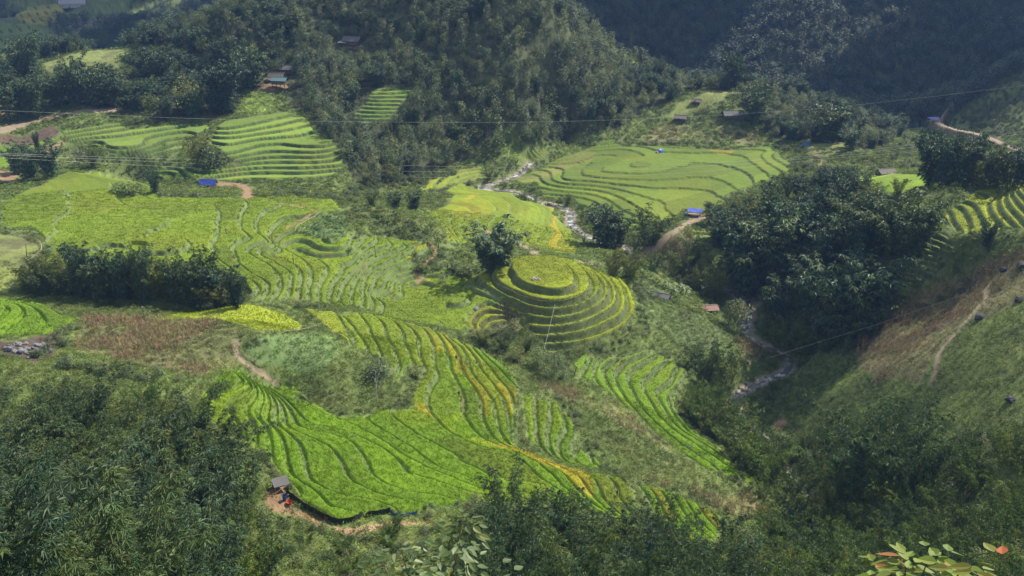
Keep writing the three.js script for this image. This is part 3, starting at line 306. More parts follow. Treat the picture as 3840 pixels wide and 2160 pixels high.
for (let r = 0, v = 0; r < NR; r++) {
  const z = zs[r], dx = 2 * halfW(z) / NC;
  for (let c = 0; c <= NC; c++, v++) {
    const x = gx[v], h = base[v];
    let y = h, kind = 'scrub', col = null, zi = -1, lev = 0, ri = 0, bankMix = 0;
    const far = Math.hypot(x, z);
    // slope of the smooth land
    const ca = c ? v - 1 : v, cb = c < NC ? v + 1 : v, ra = r ? v - NC - 1 : v, rb = r < NR - 1 ? v + NC + 1 : v;
    const sx = (base[cb] - base[ca]) / Math.max(1e-3, gx[cb] - gx[ca]), dzz = zs[Math.min(NR - 1, r + 1)] - zs[Math.max(0, r - 1)];
    const sz = (base[rb] - base[ra] - sx * (gx[rb] - gx[ra])) / dzz, g = Math.hypot(sx, sz);
    let wIn = 0;
    for (let k = 0; k < zones.length; k++) { const d = depthIn(zones[k].out, x, z); if (d > 0) { zi = k; wIn = d; } }
    let cover = null, coverD = 9;
    const wx = x + 2.6 * fbm(x * 0.14 + 7, z * 0.14, 2), wz = z + 2.6 * fbm(x * 0.14, z * 0.14 + 19, 2);
    for (const o of coverOut) { const d = depthIn(o.out, wx, wz); if (d > 0) { cover = o.k; coverD = d; } }
    if (cover && zi >= 0 && (cover === 'garden' || cover === 'clay')) zi = -1;
    const n1 = fbm(x * 0.09, z * 0.09, 3), n2 = fbm(x * 0.5 + 40, z * 0.5, 2), n3 = hash2(Math.round(x * 9), Math.round(z * 9)) - 0.5;
    if (zi >= 0) {
      const Z = zones[zi], q = (h + 0.18 * n1 + 0.07 * n2 - Z.o) / Z.s, k = Math.round(q), f = q - k, w = Math.min(0.7, Math.max(Z.rw, dx * 1.5) * g / Z.s);
      const t = Math.min(1, Math.max(0, (f + w / 2) / w)), edge = Math.min(1, wIn / 1.1);
      const tr = Z.flat ? h : Z.o + Z.s * (k - 0.5 + t * t * (3 - 2 * t));
      const rim = sm(0.5, 0.5 + 0.25 * Math.min(0.6, w + 0.1), Math.abs(f) / Math.max(w, 0.02));
      lev = f + w / 2 > w / 2 ? k : k - 1;
      bankMix = Z.flat ? 0 : (1 - sm(0.42, 0.56, Math.abs(f) / w)) * (g > 0.02 ? 1 : 0);
      if (Z.gate) bankMix *= mix(1, sm(0.02, 0.3, fbm(x * 0.055 + 11 + lev, z * 0.055, 2)), Z.gate);
      bankMix = Math.max(bankMix, 1 - sm(0.25, 0.8, wIn));
      ri = 1 - bankMix;
      const foot = Math.max(0, 1 - Math.abs(f + w / 2) * Z.s / Math.max(g, 0.02) / 0.55) * sm(0.05, 0.14, g) * edge * (Z.flat ? 0 : Z.gate ? bankMix : 1);
      y = mix(h, tr, edge) - 0.6 * foot + ri * (0.30 + 0.16 * n3 + 0.10 * n2);
      const id = hash2(lev * 7 + zi * 131, 17 + zi), seg = hash2(lev * 3 + zi * 31, Math.floor((x * 0.6 + z * 0.8 + 400) / 26 + 6 * hash2(lev, 5)));
      let a = Z.col.slice();
      if (seg < Z.gold || id < Z.gold * 0.5) a = a.map((q2, i) => mix(q2, GOLD[i], 0.45 + 0.4 * seg));
      const tone = 0.78 + 0.42 * seg + 0.1 * n1;
      const yel = sm(-0.1, 0.5, fbm(x * 0.045 + 9, z * 0.045 + 3, 3) + 0.25 * (id - 0.5)) * 0.3;
      a = a.map((q2, i) => (mix(q2, [0.225, 0.245, 0.014][i], yel)) * tone * (1 + 0.16 * n2 + 0.22 * n3));
      for (const t of tints) { const d = depthIn(t.out, x, z); if (d > 0) a = a.map((q2, i) => mix(q2, t.col[i] * tone * (1 + 0.16 * n2 + 0.22 * n3), t.k * sm(0, 1.2, d) * (0.75 + 0.25 * Math.min(1, 1 + n1)))); }
      let b = Z.bank.map((q2) => q2 * (1 + 0.35 * n2 + 0.4 * n3));
      const bare = sm(0.25, 0.5, fbm(x * 0.16 + 70, z * 0.16, 2)) * (zi === 2 && h < 15 ? 1 : 0.35);
      b = b.map((q2, i) => mix(q2, CLAY[i] * (1 + 0.3 * n3), bare));
      if (zi === 3 && h > 24.6) bankMix *= 0.3;
      col = a.map((q2, i) => mix(q2, b[i], bankMix)); kind = bankMix > 0.5 ? 'bank' : 'rice';
    } else {
      kind = cover ?? 'scrub';
      const lift = sm(520, 800, far), rough = cover && cover !== 'floor' ? 0.5 : 1;
      y += rough * (0.5 * n1 + 0.28 * n2 + 0.14 * n3) + lift * (14 * fbm(x / 80, z / 80, 4) - 22 * Math.abs(fbm(x / 90 + 20, z / 200, 3)));
      if (kind === 'garden') { const u = x * 0.5 + z * 0.86; y += 0.16 * Math.sin(u * 5.2); }
      const b = KCOL[kind], v2 = 1 + 0.55 * n1 + 0.35 * n2 + 0.5 * n3;
      col = b.map((q2, i) => q2 * v2);
      if (kind === 'scrub' || kind === 'bean' || kind === 'slope') { const t = sm(0.05, 0.5, fbm(x * 0.06 + 31, z * 0.06, 3)); col = col.map((q2, i) => mix(q2, [0.14, 0.175, 0.052][i] * v2, t * 0.6)); }
      if (kind === 'dry' || kind === 'corn') { const t = sm(-0.25, 0.35, fbm(x * 0.11 + 3, z * 0.11, 3)); col = col.map((q2, i) => mix(q2, [0.18, 0.135, 0.085][i] * v2, t * (kind === 'dry' ? 0.5 : 0.28))); }
      if (kind === 'meadow') { const t = sm(0.1, 0.45, fbm(x * 0.13 + 3, z * 0.13, 3)); col = col.map((q2, i) => mix(q2, [0.12, 0.125, 0.05][i] * v2, t)); }
      if (cover && coverD < 0.9) col = col.map((q2, i) => mix(KCOL.scrub[i] * v2, q2, coverD / 0.9));
    }
    for (const t of trackLines) if (x > t.x0 && x < t.x1 && z > t.z0 && z < t.z1) {
      const [d] = nearLine(t.pts, x, z), hw = t.w / 2 + 0.25 * n2;
      if (d < hw + 0.7) { const k = 1 - sm(hw - 0.3, hw + 0.7, d), cc = KCOL[t.k]; col = col.map((q2, i) => mix(q2, cc[i] * (1 + 0.25 * n2 + 0.25 * n3), k)); y = mix(y, h - 0.1 + 0.04 * n3, k); if (k > 0.5) { kind = 'road'; ri = 0; zi = -1; } }
    }
    if (x > streamBox.x0 && x < streamBox.x1 && z > streamBox.z0 && z < streamBox.z1) {
      const [d, wy] = nearLine(streamPts, x, z), hw = 2.3 + 1.3 * n1;
      if (d < 9) {
        const k = 1 - sm(hw - 0.4, hw + 3.5, d); y = mix(y, wy - 0.55 + 0.5 * (d / hw) + 0.28 * n2, k);
        if (d < hw + 0.8) { const kk = 1 - sm(hw - 0.2, hw + 0.8, d); col = col.map((q2, i) => mix(q2, KCOL.bed[i] * (1 + 0.5 * n2 + 0.6 * n3), kk)); if (kk > 0.5) { kind = 'bed'; zi = -1; ri = 0; } }
      }
    }
    gy[v] = y; zoneOf[v] = zi; levelOf[v] = lev; kindOf[v] = KIND[kind]; rice[v] = ri;
    gcol[v * 3] = Math.max(0.01, col[0]); gcol[v * 3 + 1] = Math.max(0.01, col[1]); gcol[v * 3 + 2] = Math.max(0.006, col[2]);
  }
}
const gnor = new Float32Array(NV * 3);
for (let r = 0, v = 0; r < NR; r++) for (let c = 0; c <= NC; c++, v++) {
  const ca = c ? v - 1 : v, cb = c < NC ? v + 1 : v, ra = r ? v - NC - 1 : v, rb = r < NR - 1 ? v + NC + 1 : v;
  const sx = (gy[cb] - gy[ca]) / (gx[cb] - gx[ca]), dz = zs[Math.min(NR - 1, r + 1)] - zs[Math.max(0, r - 1)], sz = (gy[rb] - gy[ra] - sx * (gx[rb] - gx[ra])) / dz, l = Math.hypot(sx, 1, sz);
  gnor[v * 3] = -sx / l; gnor[v * 3 + 1] = 1 / l; gnor[v * 3 + 2] = -sz / l;
}
const cell = (x, z) => { // [vertex, fractions] of the grid cell under a point
  let a = 0, b = NR - 1; while (b - a > 1) { const m = (a + b) >> 1; if (zs[m] >= z) a = m; else b = m; }
  const fz = Math.min(1, Math.max(0, (zs[a] - z) / (zs[a] - zs[a + 1]))), u = (x / halfW(z) + 1) / 2 * NC, c = Math.min(NC - 1, Math.max(0, Math.floor(u)));
  return [a * (NC + 1) + c, Math.min(1, Math.max(0, u - c)), fz];
};
const ground = (x, z) => { const [v, u, w] = cell(x, z), n = NC + 1; return mix(mix(gy[v], gy[v + 1], u), mix(gy[v + n], gy[v + n + 1], u), w); };
const onGround = (sx, sy) => { const p = onLand(sx, sy, ground); return new THREE.Vector3(p[0], ground(p[0], p[1]), p[1]); };
const spot = (c, x, y) => onGround(...px(c, x, y));
const mPerPx = (p) => Math.hypot(p.x, p.y - EYE, p.z) * TV / 1080; // metres covered by one photograph pixel at a point

// split the sheet into its pieces: ground, stream bed, tracks, fields, paddies and banks
const groundMat = new THREE.MeshStandardMaterial({ vertexColors: true, roughness: 0.95 });
{
  const lists = new Map(), key = (k) => { if (!lists.has(k)) lists.set(k, []); return lists.get(k); };
  const nameOf = { corn: 'corn_field', garden: 'vegetable_garden', soil: 'ploughed_ground', meadow: 'meadow', clay: 'bare_clay', cut: 'bare_clay', road: 'dirt_track', bed: 'stream_bed', bean: 'bean_field', dry: 'corn_field' };
  const byKind = Object.fromEntries(Object.entries(KIND).map(([k, v]) => [v, k]));
  for (let r = 0; r < NR - 1; r++) for (let c = 0; c < NC; c++) {
    const a = r * (NC + 1) + c, b = a + 1, d = a + NC + 1, e = d + 1;
    for (const t of [[a, b, d], [b, e, d]]) {
      const zc = t.map((q) => zoneOf[q]), zi = Math.min(...zc);
      if (zi >= 0 && zi === Math.max(...zc)) {
        const ri = (rice[t[0]] + rice[t[1]] + rice[t[2]]) / 3, lv = [levelOf[t[0]], levelOf[t[1]], levelOf[t[2]]].sort((p, q) => p - q)[1];
        key(`z${zi}|${ri > 0.45 ? 'paddy' : 'bank'}|${lv}`).push(...t);
      } else key(nameOf[byKind[kindOf[t[0]]]] ?? 'terrain').push(...t);
    }
  }
  const build = (tri) => {
    const map = new Map(), p = [], n = [], cl = [], idx = new Uint32Array(tri.length);
    for (let i = 0; i < tri.length; i++) { const v = tri[i]; let k = map.get(v); if (k === undefined) { k = map.size; map.set(v, k); p.push(gx[v], gy[v], zs[Math.floor(v / (NC + 1))]); n.push(gnor[v * 3], gnor[v * 3 + 1], gnor[v * 3 + 2]); cl.push(gcol[v * 3], gcol[v * 3 + 1], gcol[v * 3 + 2]); } idx[i] = k; }
    const g = new THREE.BufferGeometry(); g.setAttribute('position', new THREE.Float32BufferAttribute(p, 3)); g.setAttribute('normal', new THREE.Float32BufferAttribute(n, 3)); g.setAttribute('color', new THREE.Float32BufferAttribute(cl, 3)); g.setIndex(new THREE.BufferAttribute(idx, 1)); return g;
  };
  const roots = zones.map((z) => { const o = new THREE.Group(); o.name = numbered(z.n); o.userData = { kind: 'structure', label: z.l }; return o; });
  const labels = { terrain: 'green hillsides of grass and scrub around the valley', corn_field: 'dried corn ground on the slopes', vegetable_garden: 'vegetable plots in rows between the terraces', ploughed_ground: 'dark bare soil around the grey boulders', meadow: 'cropped grass meadows on the knolls', bare_clay: 'patches of bare orange clay', dirt_track: 'dirt road and foot paths through the valley', stream_bed: 'pale gravel bed of the stream', bean_field: 'dark green bean field on the right slope' };
  for (const [k, tri] of lists) {
    const m = new THREE.Mesh(build(tri), groundMat); m.castShadow = m.receiveShadow = true;
    if (k[0] === 'z' && k.includes('|')) { const [zi, nm] = k.slice(1).split('|'); if (tri.length < 90) { key('terrain'); } m.name = nm === 'bank' ? 'terrace_bank' : 'paddy'; roots[+zi].add(m); } else { m.name = k; m.userData = { kind: 'structure', label: labels[k] }; scene.add(m); }
  }
  for (const o of roots) if (o.children.length) scene.add(o);
  let np = 0; for (const o of roots) np += o.children.length; console.log('paddies and banks', np);
}

// ---------------------------------------------------------------- plants
class Mesh3 { // collects triangles with colours
  constructor() { this.p = []; this.c = []; this.i = []; this.n = 0; }
  v(x, y, z, c) { this.p.push(x, y, z); this.c.push(c[0], c[1], c[2]); return this.n++; }
  leaf(o, d, L, W, up, c) { // a slender folded blade
    let sx = d[1] * up[2] - d[2] * up[1], sy = d[2] * up[0] - d[0] * up[2], sz = d[0] * up[1] - d[1] * up[0]; const l = Math.hypot(sx, sy, sz) || 1; sx *= W / 2 / l; sy *= W / 2 / l; sz *= W / 2 / l;
    const m = 0.42 * L, a = this.v(o[0], o[1], o[2], c), b = this.v(o[0] + d[0] * m + sx, o[1] + d[1] * m + sy + 0.06 * L, o[2] + d[2] * m + sz, c), e = this.v(o[0] + d[0] * L, o[1] + d[1] * L - 0.10 * L, o[2] + d[2] * L, c), f = this.v(o[0] + d[0] * m - sx, o[1] + d[1] * m - sy + 0.06 * L, o[2] + d[2] * m - sz, c);
    this.i.push(a, b, e, a, e, f);
  }
  tube(pts, r0, r1, c, sides = 5) {
    const rings = [];
    pts.forEach((p, k) => { const q = pts[Math.min(pts.length - 1, k + 1)], o = pts[Math.max(0, k - 1)], d = new THREE.Vector3(q[0] - o[0], q[1] - o[1], q[2] - o[2]).normalize(), a = new THREE.Vector3(0.3, 0.1, 1).cross(d).normalize(), b = d.clone().cross(a), r = mix(r0, r1, k / (pts.length - 1)), ring = []; for (let s = 0; s < sides; s++) { const t = s / sides * 6.2832, u = Math.cos(t) * r, w = Math.sin(t) * r; ring.push(this.v(p[0] + a.x * u + b.x * w, p[1] + a.y * u + b.y * w, p[2] + a.z * u + b.z * w, c)); } rings.push(ring); });
    for (let k = 1; k < rings.length; k++) for (let s = 0; s < sides; s++) { const a = rings[k - 1][s], b = rings[k - 1][(s + 1) % sides], d = rings[k][s], e = rings[k][(s + 1) % sides]; this.i.push(a, b, e, a, e, d); }
  }
  geo() { const g = new THREE.BufferGeometry(); g.setAttribute('position', new THREE.Float32BufferAttribute(this.p, 3)); g.setAttribute('color', new THREE.Float32BufferAttribute(this.c, 3)); g.setIndex(this.i); return g; }
}
const leafMat = new THREE.MeshPhysicalMaterial({ vertexColors: true, roughness: 0.5, transmission: 0.4, thickness: 0, side: THREE.DoubleSide, specularIntensity: 0.5 });
const cropMat = new THREE.MeshPhysicalMaterial({ vertexColors: true, roughness: 0.8, transmission: 0.4, thickness: 0, side: THREE.DoubleSide, specularIntensity: 0.2 });
const glossMat = new THREE.MeshPhysicalMaterial({ vertexColors: true, roughness: 0.45, transmission: 0.25, thickness: 0, side: THREE.DoubleSide, specularIntensity: 0.7 });
const leafMats = [[1, 1, 1], [0.66, 0.74, 0.8], [1.22, 1.12, 0.8], [1.35, 1.25, 1.05], [0.85, 0.92, 0.75]].map((c) => { const m = leafMat.clone(); m.color.setRGB(...c); return m; });
const strawMat = new THREE.MeshStandardMaterial({ vertexColors: true, roughness: 0.85, side: THREE.DoubleSide });
const woodMat = new THREE.MeshStandardMaterial({ vertexColors: true, roughness: 0.9 });
const tint = (c, R, v) => { const k = 1 + (R() - 0.5) * v, w = (R() - 0.5) * v * 0.5; return [c[0] * k * (1 + w), c[1] * k, c[2] * k * (1 - w)]; };
const sized = (C, F) => { let H = 0; for (let i = 1; i < F.p.length; i += 3) H = Math.max(H, F.p[i]); return { wood: C.geo(), foliage: F.geo(), H }; };
// bamboo: culms that rise together and arch outwards under fans of narrow leaves
function bamboo(seed, { H = 14, n = 12, spread = 3.2, lean = 3.4, fans = 48, per = 7, L = 0.45, W = 0.075, col = [0.05, 0.092, 0.045], v = 0.5, low = 0.22, droop = 0.5, fat = 1, puff = 1 }) {
  const R = rng(seed), F = new Mesh3(), C = new Mesh3();
  for (let k = 0; k < n; k++) {
    const a = k / n * 6.283 + R(), r0 = spread * 0.42 * Math.sqrt(R()), h = H * (0.62 + 0.38 * R()), ln = lean * (0.35 + 0.9 * R()), bx = Math.cos(a) * r0, bz = Math.sin(a) * r0, tip = 0.5 + R();
    const at = (t) => [bx + Math.cos(a) * (spread * 0.3 * t + ln * t * t * t * tip), h * (t - 0.13 * tip * t * t * t * t), bz + Math.sin(a) * (spread * 0.3 * t + ln * t * t * t * tip)];
    C.tube([0, 0.25, 0.5, 0.75, 1].map(at), 0.07 * fat, 0.015, tint([0.13, 0.15, 0.05], R, 0.5), 4);
    for (let f = 0; f < fans; f++) {
      const t = low + (1.0 - low) * Math.pow((f + R()) / fans, 0.85), p = at(t), rr = puff * (1.25 - 0.7 * t) * (0.2 + 0.9 * R()) * H / 14, b = R() * 6.283;
      const o = [p[0] + Math.cos(b) * rr, p[1] + (R() - 0.5) * 0.7 - rr * 0.15, p[2] + Math.sin(b) * rr], fc = tint(col, R, v);
      for (let q = 0; q < per; q++) {
        const e = b + (R() - 0.5) * 3.4, dy = -droop + (R() - 0.45) * 0.9, l = Math.hypot(1, dy), d = [Math.cos(e) / l, dy / l, Math.sin(e) / l];
        F.leaf(o, d, L * (0.7 + 0.6 * R()), W * (0.8 + 0.5 * R()), [R() - 0.5, 1, R() - 0.5], tint(fc, R, 0.3));
      }
    }
  }
  return sized(C, F);
}
// trees: a tapered trunk with limbs, the crown in uneven clumps of leaves with gaps between
function tree(seed, { H = 10, crown = 0.62, wide = 0.3, clumps = 14, leaves = 60, L = 0.5, W = 0.3, col = [0.09, 0.125, 0.05], v = 0.5, trunk = 0.14, shape = 'oval', clump = 0.24, bark = [0.16, 0.13, 0.10], stems = 1 }) {
  const R = rng(seed), F = new Mesh3(), C = new Mesh3();
  for (let s = 0; s < stems; s++) {
    const ax = (R() - 0.5) * H * 0.1 + (s ? (R() - 0.5) * H * 0.3 : 0), az = (R() - 0.5) * H * 0.1 + (s ? (R() - 0.5) * H * 0.3 : 0), axis = (t) => [ax * t * t, H * 0.94 * t, az * t * t];
    C.tube([0, 0.2, 0.45, 0.7, 1].map(axis), trunk, trunk * 0.15, bark, 5);
    for (let k = 0; k < clumps; k++) {
      const u = (k + 0.5 * R()) / clumps, t = 1 - crown + crown * u, prof = shape === 'cone' ? 1.08 - u : shape === 'flat' ? 0.5 + 0.7 * u : Math.sqrt(Math.max(0.06, 1 - (2 * u - 0.85) ** 2 / 1.4)), a = k * 2.4 + R() * 1.3, rr = H * wide * prof * (0.35 + 0.65 * R()), m = axis(Math.max(0.12, t - 0.1));
      const c = [axis(t)[0] + Math.cos(a) * rr, H * t + (R() - 0.5) * H * 0.05, axis(t)[2] + Math.sin(a) * rr], cr = H * clump * (0.55 + 0.6 * R()), cc = tint(col, R, v);
      C.tube([m, [(m[0] + c[0]) / 2, (m[1] + c[1]) / 2 + 0.03 * H, (m[2] + c[2]) / 2], c], trunk * 0.4, trunk * 0.08, bark, 4);
      for (let q = 0; q < leaves; q++) {
        const th = R() * 6.283, ph = Math.acos(2 * R() - 1), r = cr * (0.45 + 0.6 * Math.sqrt(R())), n = [Math.sin(ph) * Math.cos(th), Math.cos(ph), Math.sin(ph) * Math.sin(th)], o = [c[0] + n[0] * r, c[1] + n[1] * r * 0.72, c[2] + n[2] * r];
        const d = [n[0] + R() - 0.5, n[1] * 0.5 - 0.25 + (R() - 0.5) * 0.7, n[2] + R() - 0.5], l = Math.hypot(...d) || 1;
        F.leaf(o, [d[0] / l, d[1] / l, d[2] / l], L * (0.65 + 0.7 * R()), W * (0.7 + 0.6 * R()), [n[0] * 0.6 + (R() - 0.5), 0.9, n[2] * 0.6 + (R() - 0.5)], tint(cc, R, 0.35));
      }
    }
  }
  return sized(C, F);
}
const DARKB = [0.10, 0.17, 0.08], TEALB = [0.105, 0.175, 0.10], MIDB = [0.15, 0.24, 0.055], OLIVEB = [0.18, 0.235, 0.055], LITEB = [0.19, 0.235, 0.055];
const KINDS = {
  // near bamboo
  bn: [bamboo(11, { puff: 1.2, n: 8, fans: 58, per: 8, L: 0.62, W: 0.11, H: 13, spread: 4.4, col: DARKB, v: 0.7 }), bamboo(12, { puff: 1.15, n: 6, fans: 66, per: 8, L: 0.62, W: 0.11, H: 12, spread: 3.2, lean: 4.4, col: TEALB, v: 0.7 }), bamboo(13, { puff: 1.2, n: 9, fans: 54, per: 8, L: 0.58, W: 0.11, H: 11, spread: 5, lean: 2.8, col: DARKB, v: 0.7 }), bamboo(14, { puff: 1.2, n: 7, fans: 60, per: 8, L: 0.56, W: 0.1, H: 12, spread: 4, lean: 3.4, col: [0.125, 0.19, 0.065], v: 0.7 })],
  bl: [bamboo(21, { n: 9, fans: 58, L: 0.46, W: 0.09, H: 9, col: MIDB, spread: 4, lean: 2.4, low: 0.1, v: 0.7 }), bamboo(22, { n: 8, fans: 62, L: 0.46, W: 0.09, H: 8, col: [0.175, 0.255, 0.055], spread: 3.6, lean: 2.6, low: 0.1, v: 0.7 }), bamboo(23, { n: 8, fans: 58, L: 0.46, W: 0.09, H: 8, col: OLIVEB, spread: 3.8, lean: 2.2, low: 0.1, v: 0.7 })],
  // mid-distance bamboo with coarser leaves
  bm: [bamboo(31, { n: 14, fans: 50, per: 7, L: 0.85, W: 0.26, low: 0.1, lean: 2.3, spread: 3.6, puff: 1.45, fat: 0.7, col: DARKB, v: 0.7 }), bamboo(32, { n: 11, fans: 52, per: 7, L: 0.85, W: 0.26, lean: 3.0, spread: 2.8, low: 0.12, puff: 1.35, fat: 0.7, col: TEALB, v: 0.7 }), bamboo(33, { n: 15, fans: 46, per: 7, L: 0.8, W: 0.26, spread: 4.4, lean: 1.9, low: 0.08, puff: 1.5, fat: 0.7, col: [0.11, 0.18, 0.07], v: 0.7 })],
  bg: [bamboo(41, { n: 11, fans: 44, per: 6, L: 0.65, W: 0.15, col: LITEB, H: 11, low: 0.1, spread: 3 }), bamboo(42, { n: 12, fans: 42, per: 6, L: 0.65, W: 0.15, col: OLIVEB, H: 10, low: 0.08, spread: 3.4, lean: 2.4 })],
  // broadleaf trees
  tb: [tree(51, { H: 10, col: [0.15, 0.21, 0.06], wide: 0.32 }), tree(52, { H: 10, col: [0.19, 0.235, 0.062], wide: 0.36, crown: 0.7 }), tree(53, { H: 9, col: [0.125, 0.19, 0.062], wide: 0.3, crown: 0.75, stems: 2, clumps: 10 })],
  // slender plantation trees on the forest hill
  tp: [tree(61, { H: 10, wide: 0.19, crown: 0.74, clump: 0.12, clumps: 15, leaves: 34, L: 0.55, W: 0.34, col: [0.155, 0.225, 0.10], trunk: 0.1 }), tree(62, { H: 10, wide: 0.25, crown: 0.74, clump: 0.13, clumps: 14, leaves: 34, L: 0.55, W: 0.34, col: [0.18, 0.24, 0.10], shape: 'cone', trunk: 0.1 }), tree(63, { H: 9, wide: 0.27, crown: 0.66, clump: 0.14, clumps: 12, leaves: 38, L: 0.55, W: 0.34, col: [0.135, 0.205, 0.08], trunk: 0.1 }), tree(64, { H: 11, wide: 0.16, crown: 0.55, clump: 0.11, clumps: 12, leaves: 34, L: 0.5, W: 0.3, col: [0.205, 0.245, 0.10], trunk: 0.09, bark: [0.25, 0.22, 0.19] }), tree(65, { H: 9, wide: 0.28, crown: 0.8, clump: 0.15, clumps: 13, leaves: 38, L: 0.55, W: 0.34, col: [0.115, 0.165, 0.075], trunk: 0.1 })],
  // forest crowns far away
  tf: [tree(71, { H: 9, wide: 0.3, crown: 0.85, clump: 0.26, clumps: 11, leaves: 26, L: 0.95, W: 0.6, col: [0.085, 0.135, 0.08] }), tree(72, { H: 9, wide: 0.22, crown: 0.9, clump: 0.2, clumps: 11, leaves: 26, L: 0.9, W: 0.55, col: [0.105, 0.15, 0.09], shape: 'cone' }), tree(73, { H: 8, wide: 0.36, crown: 0.9, clump: 0.3, clumps: 9, leaves: 30, L: 0.95, W: 0.6, col: [0.07, 0.115, 0.07] })],
  // shrubs
  sh: [tree(81, { H: 2.4, wide: 0.42, crown: 0.95, clump: 0.34, clumps: 10, leaves: 46, L: 0.3, W: 0.17, col: [0.13, 0.19, 0.055], trunk: 0.05 }), tree(82, { H: 2.2, wide: 0.5, crown: 0.95, clump: 0.36, clumps: 9, leaves: 46, L: 0.3, W: 0.17, col: [0.155, 0.205, 0.08], trunk: 0.05 }), tree(83, { H: 2.6, wide: 0.4, crown: 0.95, clump: 0.32, clumps: 9, leaves: 46, L: 0.28, W: 0.15, col: [0.185, 0.22, 0.12], trunk: 0.05 })],
};
const KNAME = { bn: ['bamboo_clump', 'bamboo'], bl: ['bamboo_thicket', 'bamboo'], bm: ['bamboo_clump', 'bamboo'], bg: ['bamboo_thicket', 'bamboo'], tb: ['broadleaf_tree', 'tree'], tp: ['plantation_tree', 'tree'], tf: ['forest_tree', 'tree'], sh: ['shrub', 'shrub'] };
const placedPlants = []; // { k, variant, x, y, z, s, turn, size on the picture, label, group }
function addPlant(k, p, height, R, label, group, keep = false) { const V = KINDS[k], variant = Math.floor(R() * V.length), s = height / V[variant].H; placedPlants.push({ k, variant, x: p.x, y: p.y - 0.12 * s, z: p.z, s, wide: 0.85 + 0.3 * R(), turn: R() * 6.283, far: Math.hypot(p.x, p.y - EYE, p.z), seen: height / Math.hypot(p.x, p.y - EYE, p.z), label, group, keep }); }
const inPicture = (p, m = 0) => { const y = p.y - EYE, c = Math.cos(PITCH), s = Math.sin(PITCH), d = -y * s - p.z * c, u = p.x / d / TH, v = (y * c - p.z * s) / d / TV; return d > 0 && Math.abs(u) < 1 + m && v > -1 - m * 2.5 && v < 1 + m; };
// buildings that the photograph shows unhidden: no tree grows in the line of sight to them
const openViews = [[1255, 110, 1375, 178], [985, 225, 1105, 335], [2515, 418, 2585, 458], [2588, 362, 2636, 392], [2706, 404, 2796, 446], [3005, 530, 3045, 552], [3480, 436, 3520, 466], [3285, 636, 3355, 668], [2560, 765, 2640, 825], [740, 660, 830, 700]];
const hidesBuilding = (x, y, z, h) => { const c = Math.cos(PITCH), s = Math.sin(PITCH), at = (yy) => { const q = yy - EYE, d = -q * s - z * c; return [(x / d / TH + 1) * 1920, (1 - (q * c - z * s) / d / TV) * 1080, d]; }, a = at(y), b = at(y + h), w = h * 0.28 / (a[2] * TV / 1080); return openViews.some((v) => a[0] + w > v[0] && a[0] - w < v[2] && a[1] > v[1] + (v[3] - v[1]) * 0.6 && b[1] < v[3]); };
// scatter over an outline: crop, outline, spacing, [[kind, share, min height, max height]], label, group
function scatter(seed, c, poly, step, mixOf, label, group, { skip = () => false, world = null } = {}) {
  const R = rng(seed), o = world ?? outline(c, poly); let n = 0;
  const avoid = coverOut.filter((q) => q.k === 'meadow' || q.k === 'clay' || q.k === 'cut' || q.k === 'litgrass');
  for (let z = o.z0; z < o.z1; z += step) for (let x = o.x0; x < o.x1; x += step) {
    const X = x + (R() - 0.5) * step * 1.1, Z = z + (R() - 0.5) * step * 1.1, r = R(), r2 = R();
    if (depthIn(o, X, Z) < 0) continue;
    const p = new THREE.Vector3(X, ground(X, Z), Z);
    if (!inPicture(p, 0.12) || skip(X, Z)) continue;
    const [v] = cell(X, Z), kd = kindOf[v];
    if (kd === KIND.rice || kd === KIND.bank || kd === KIND.road || kd === KIND.bed || kd === KIND.meadow || kd === KIND.clay || kd === KIND.litgrass) continue;
    let acc = 0; for (const [k, share, a, b] of mixOf) { acc += share; if (r < acc) { const h = a + (b - a) * r2; if (!hidesBuilding(p.x, p.y, p.z, h)) { addPlant(k, p, h, R, label, group); n++; } break; } }
  }
  return n;
}

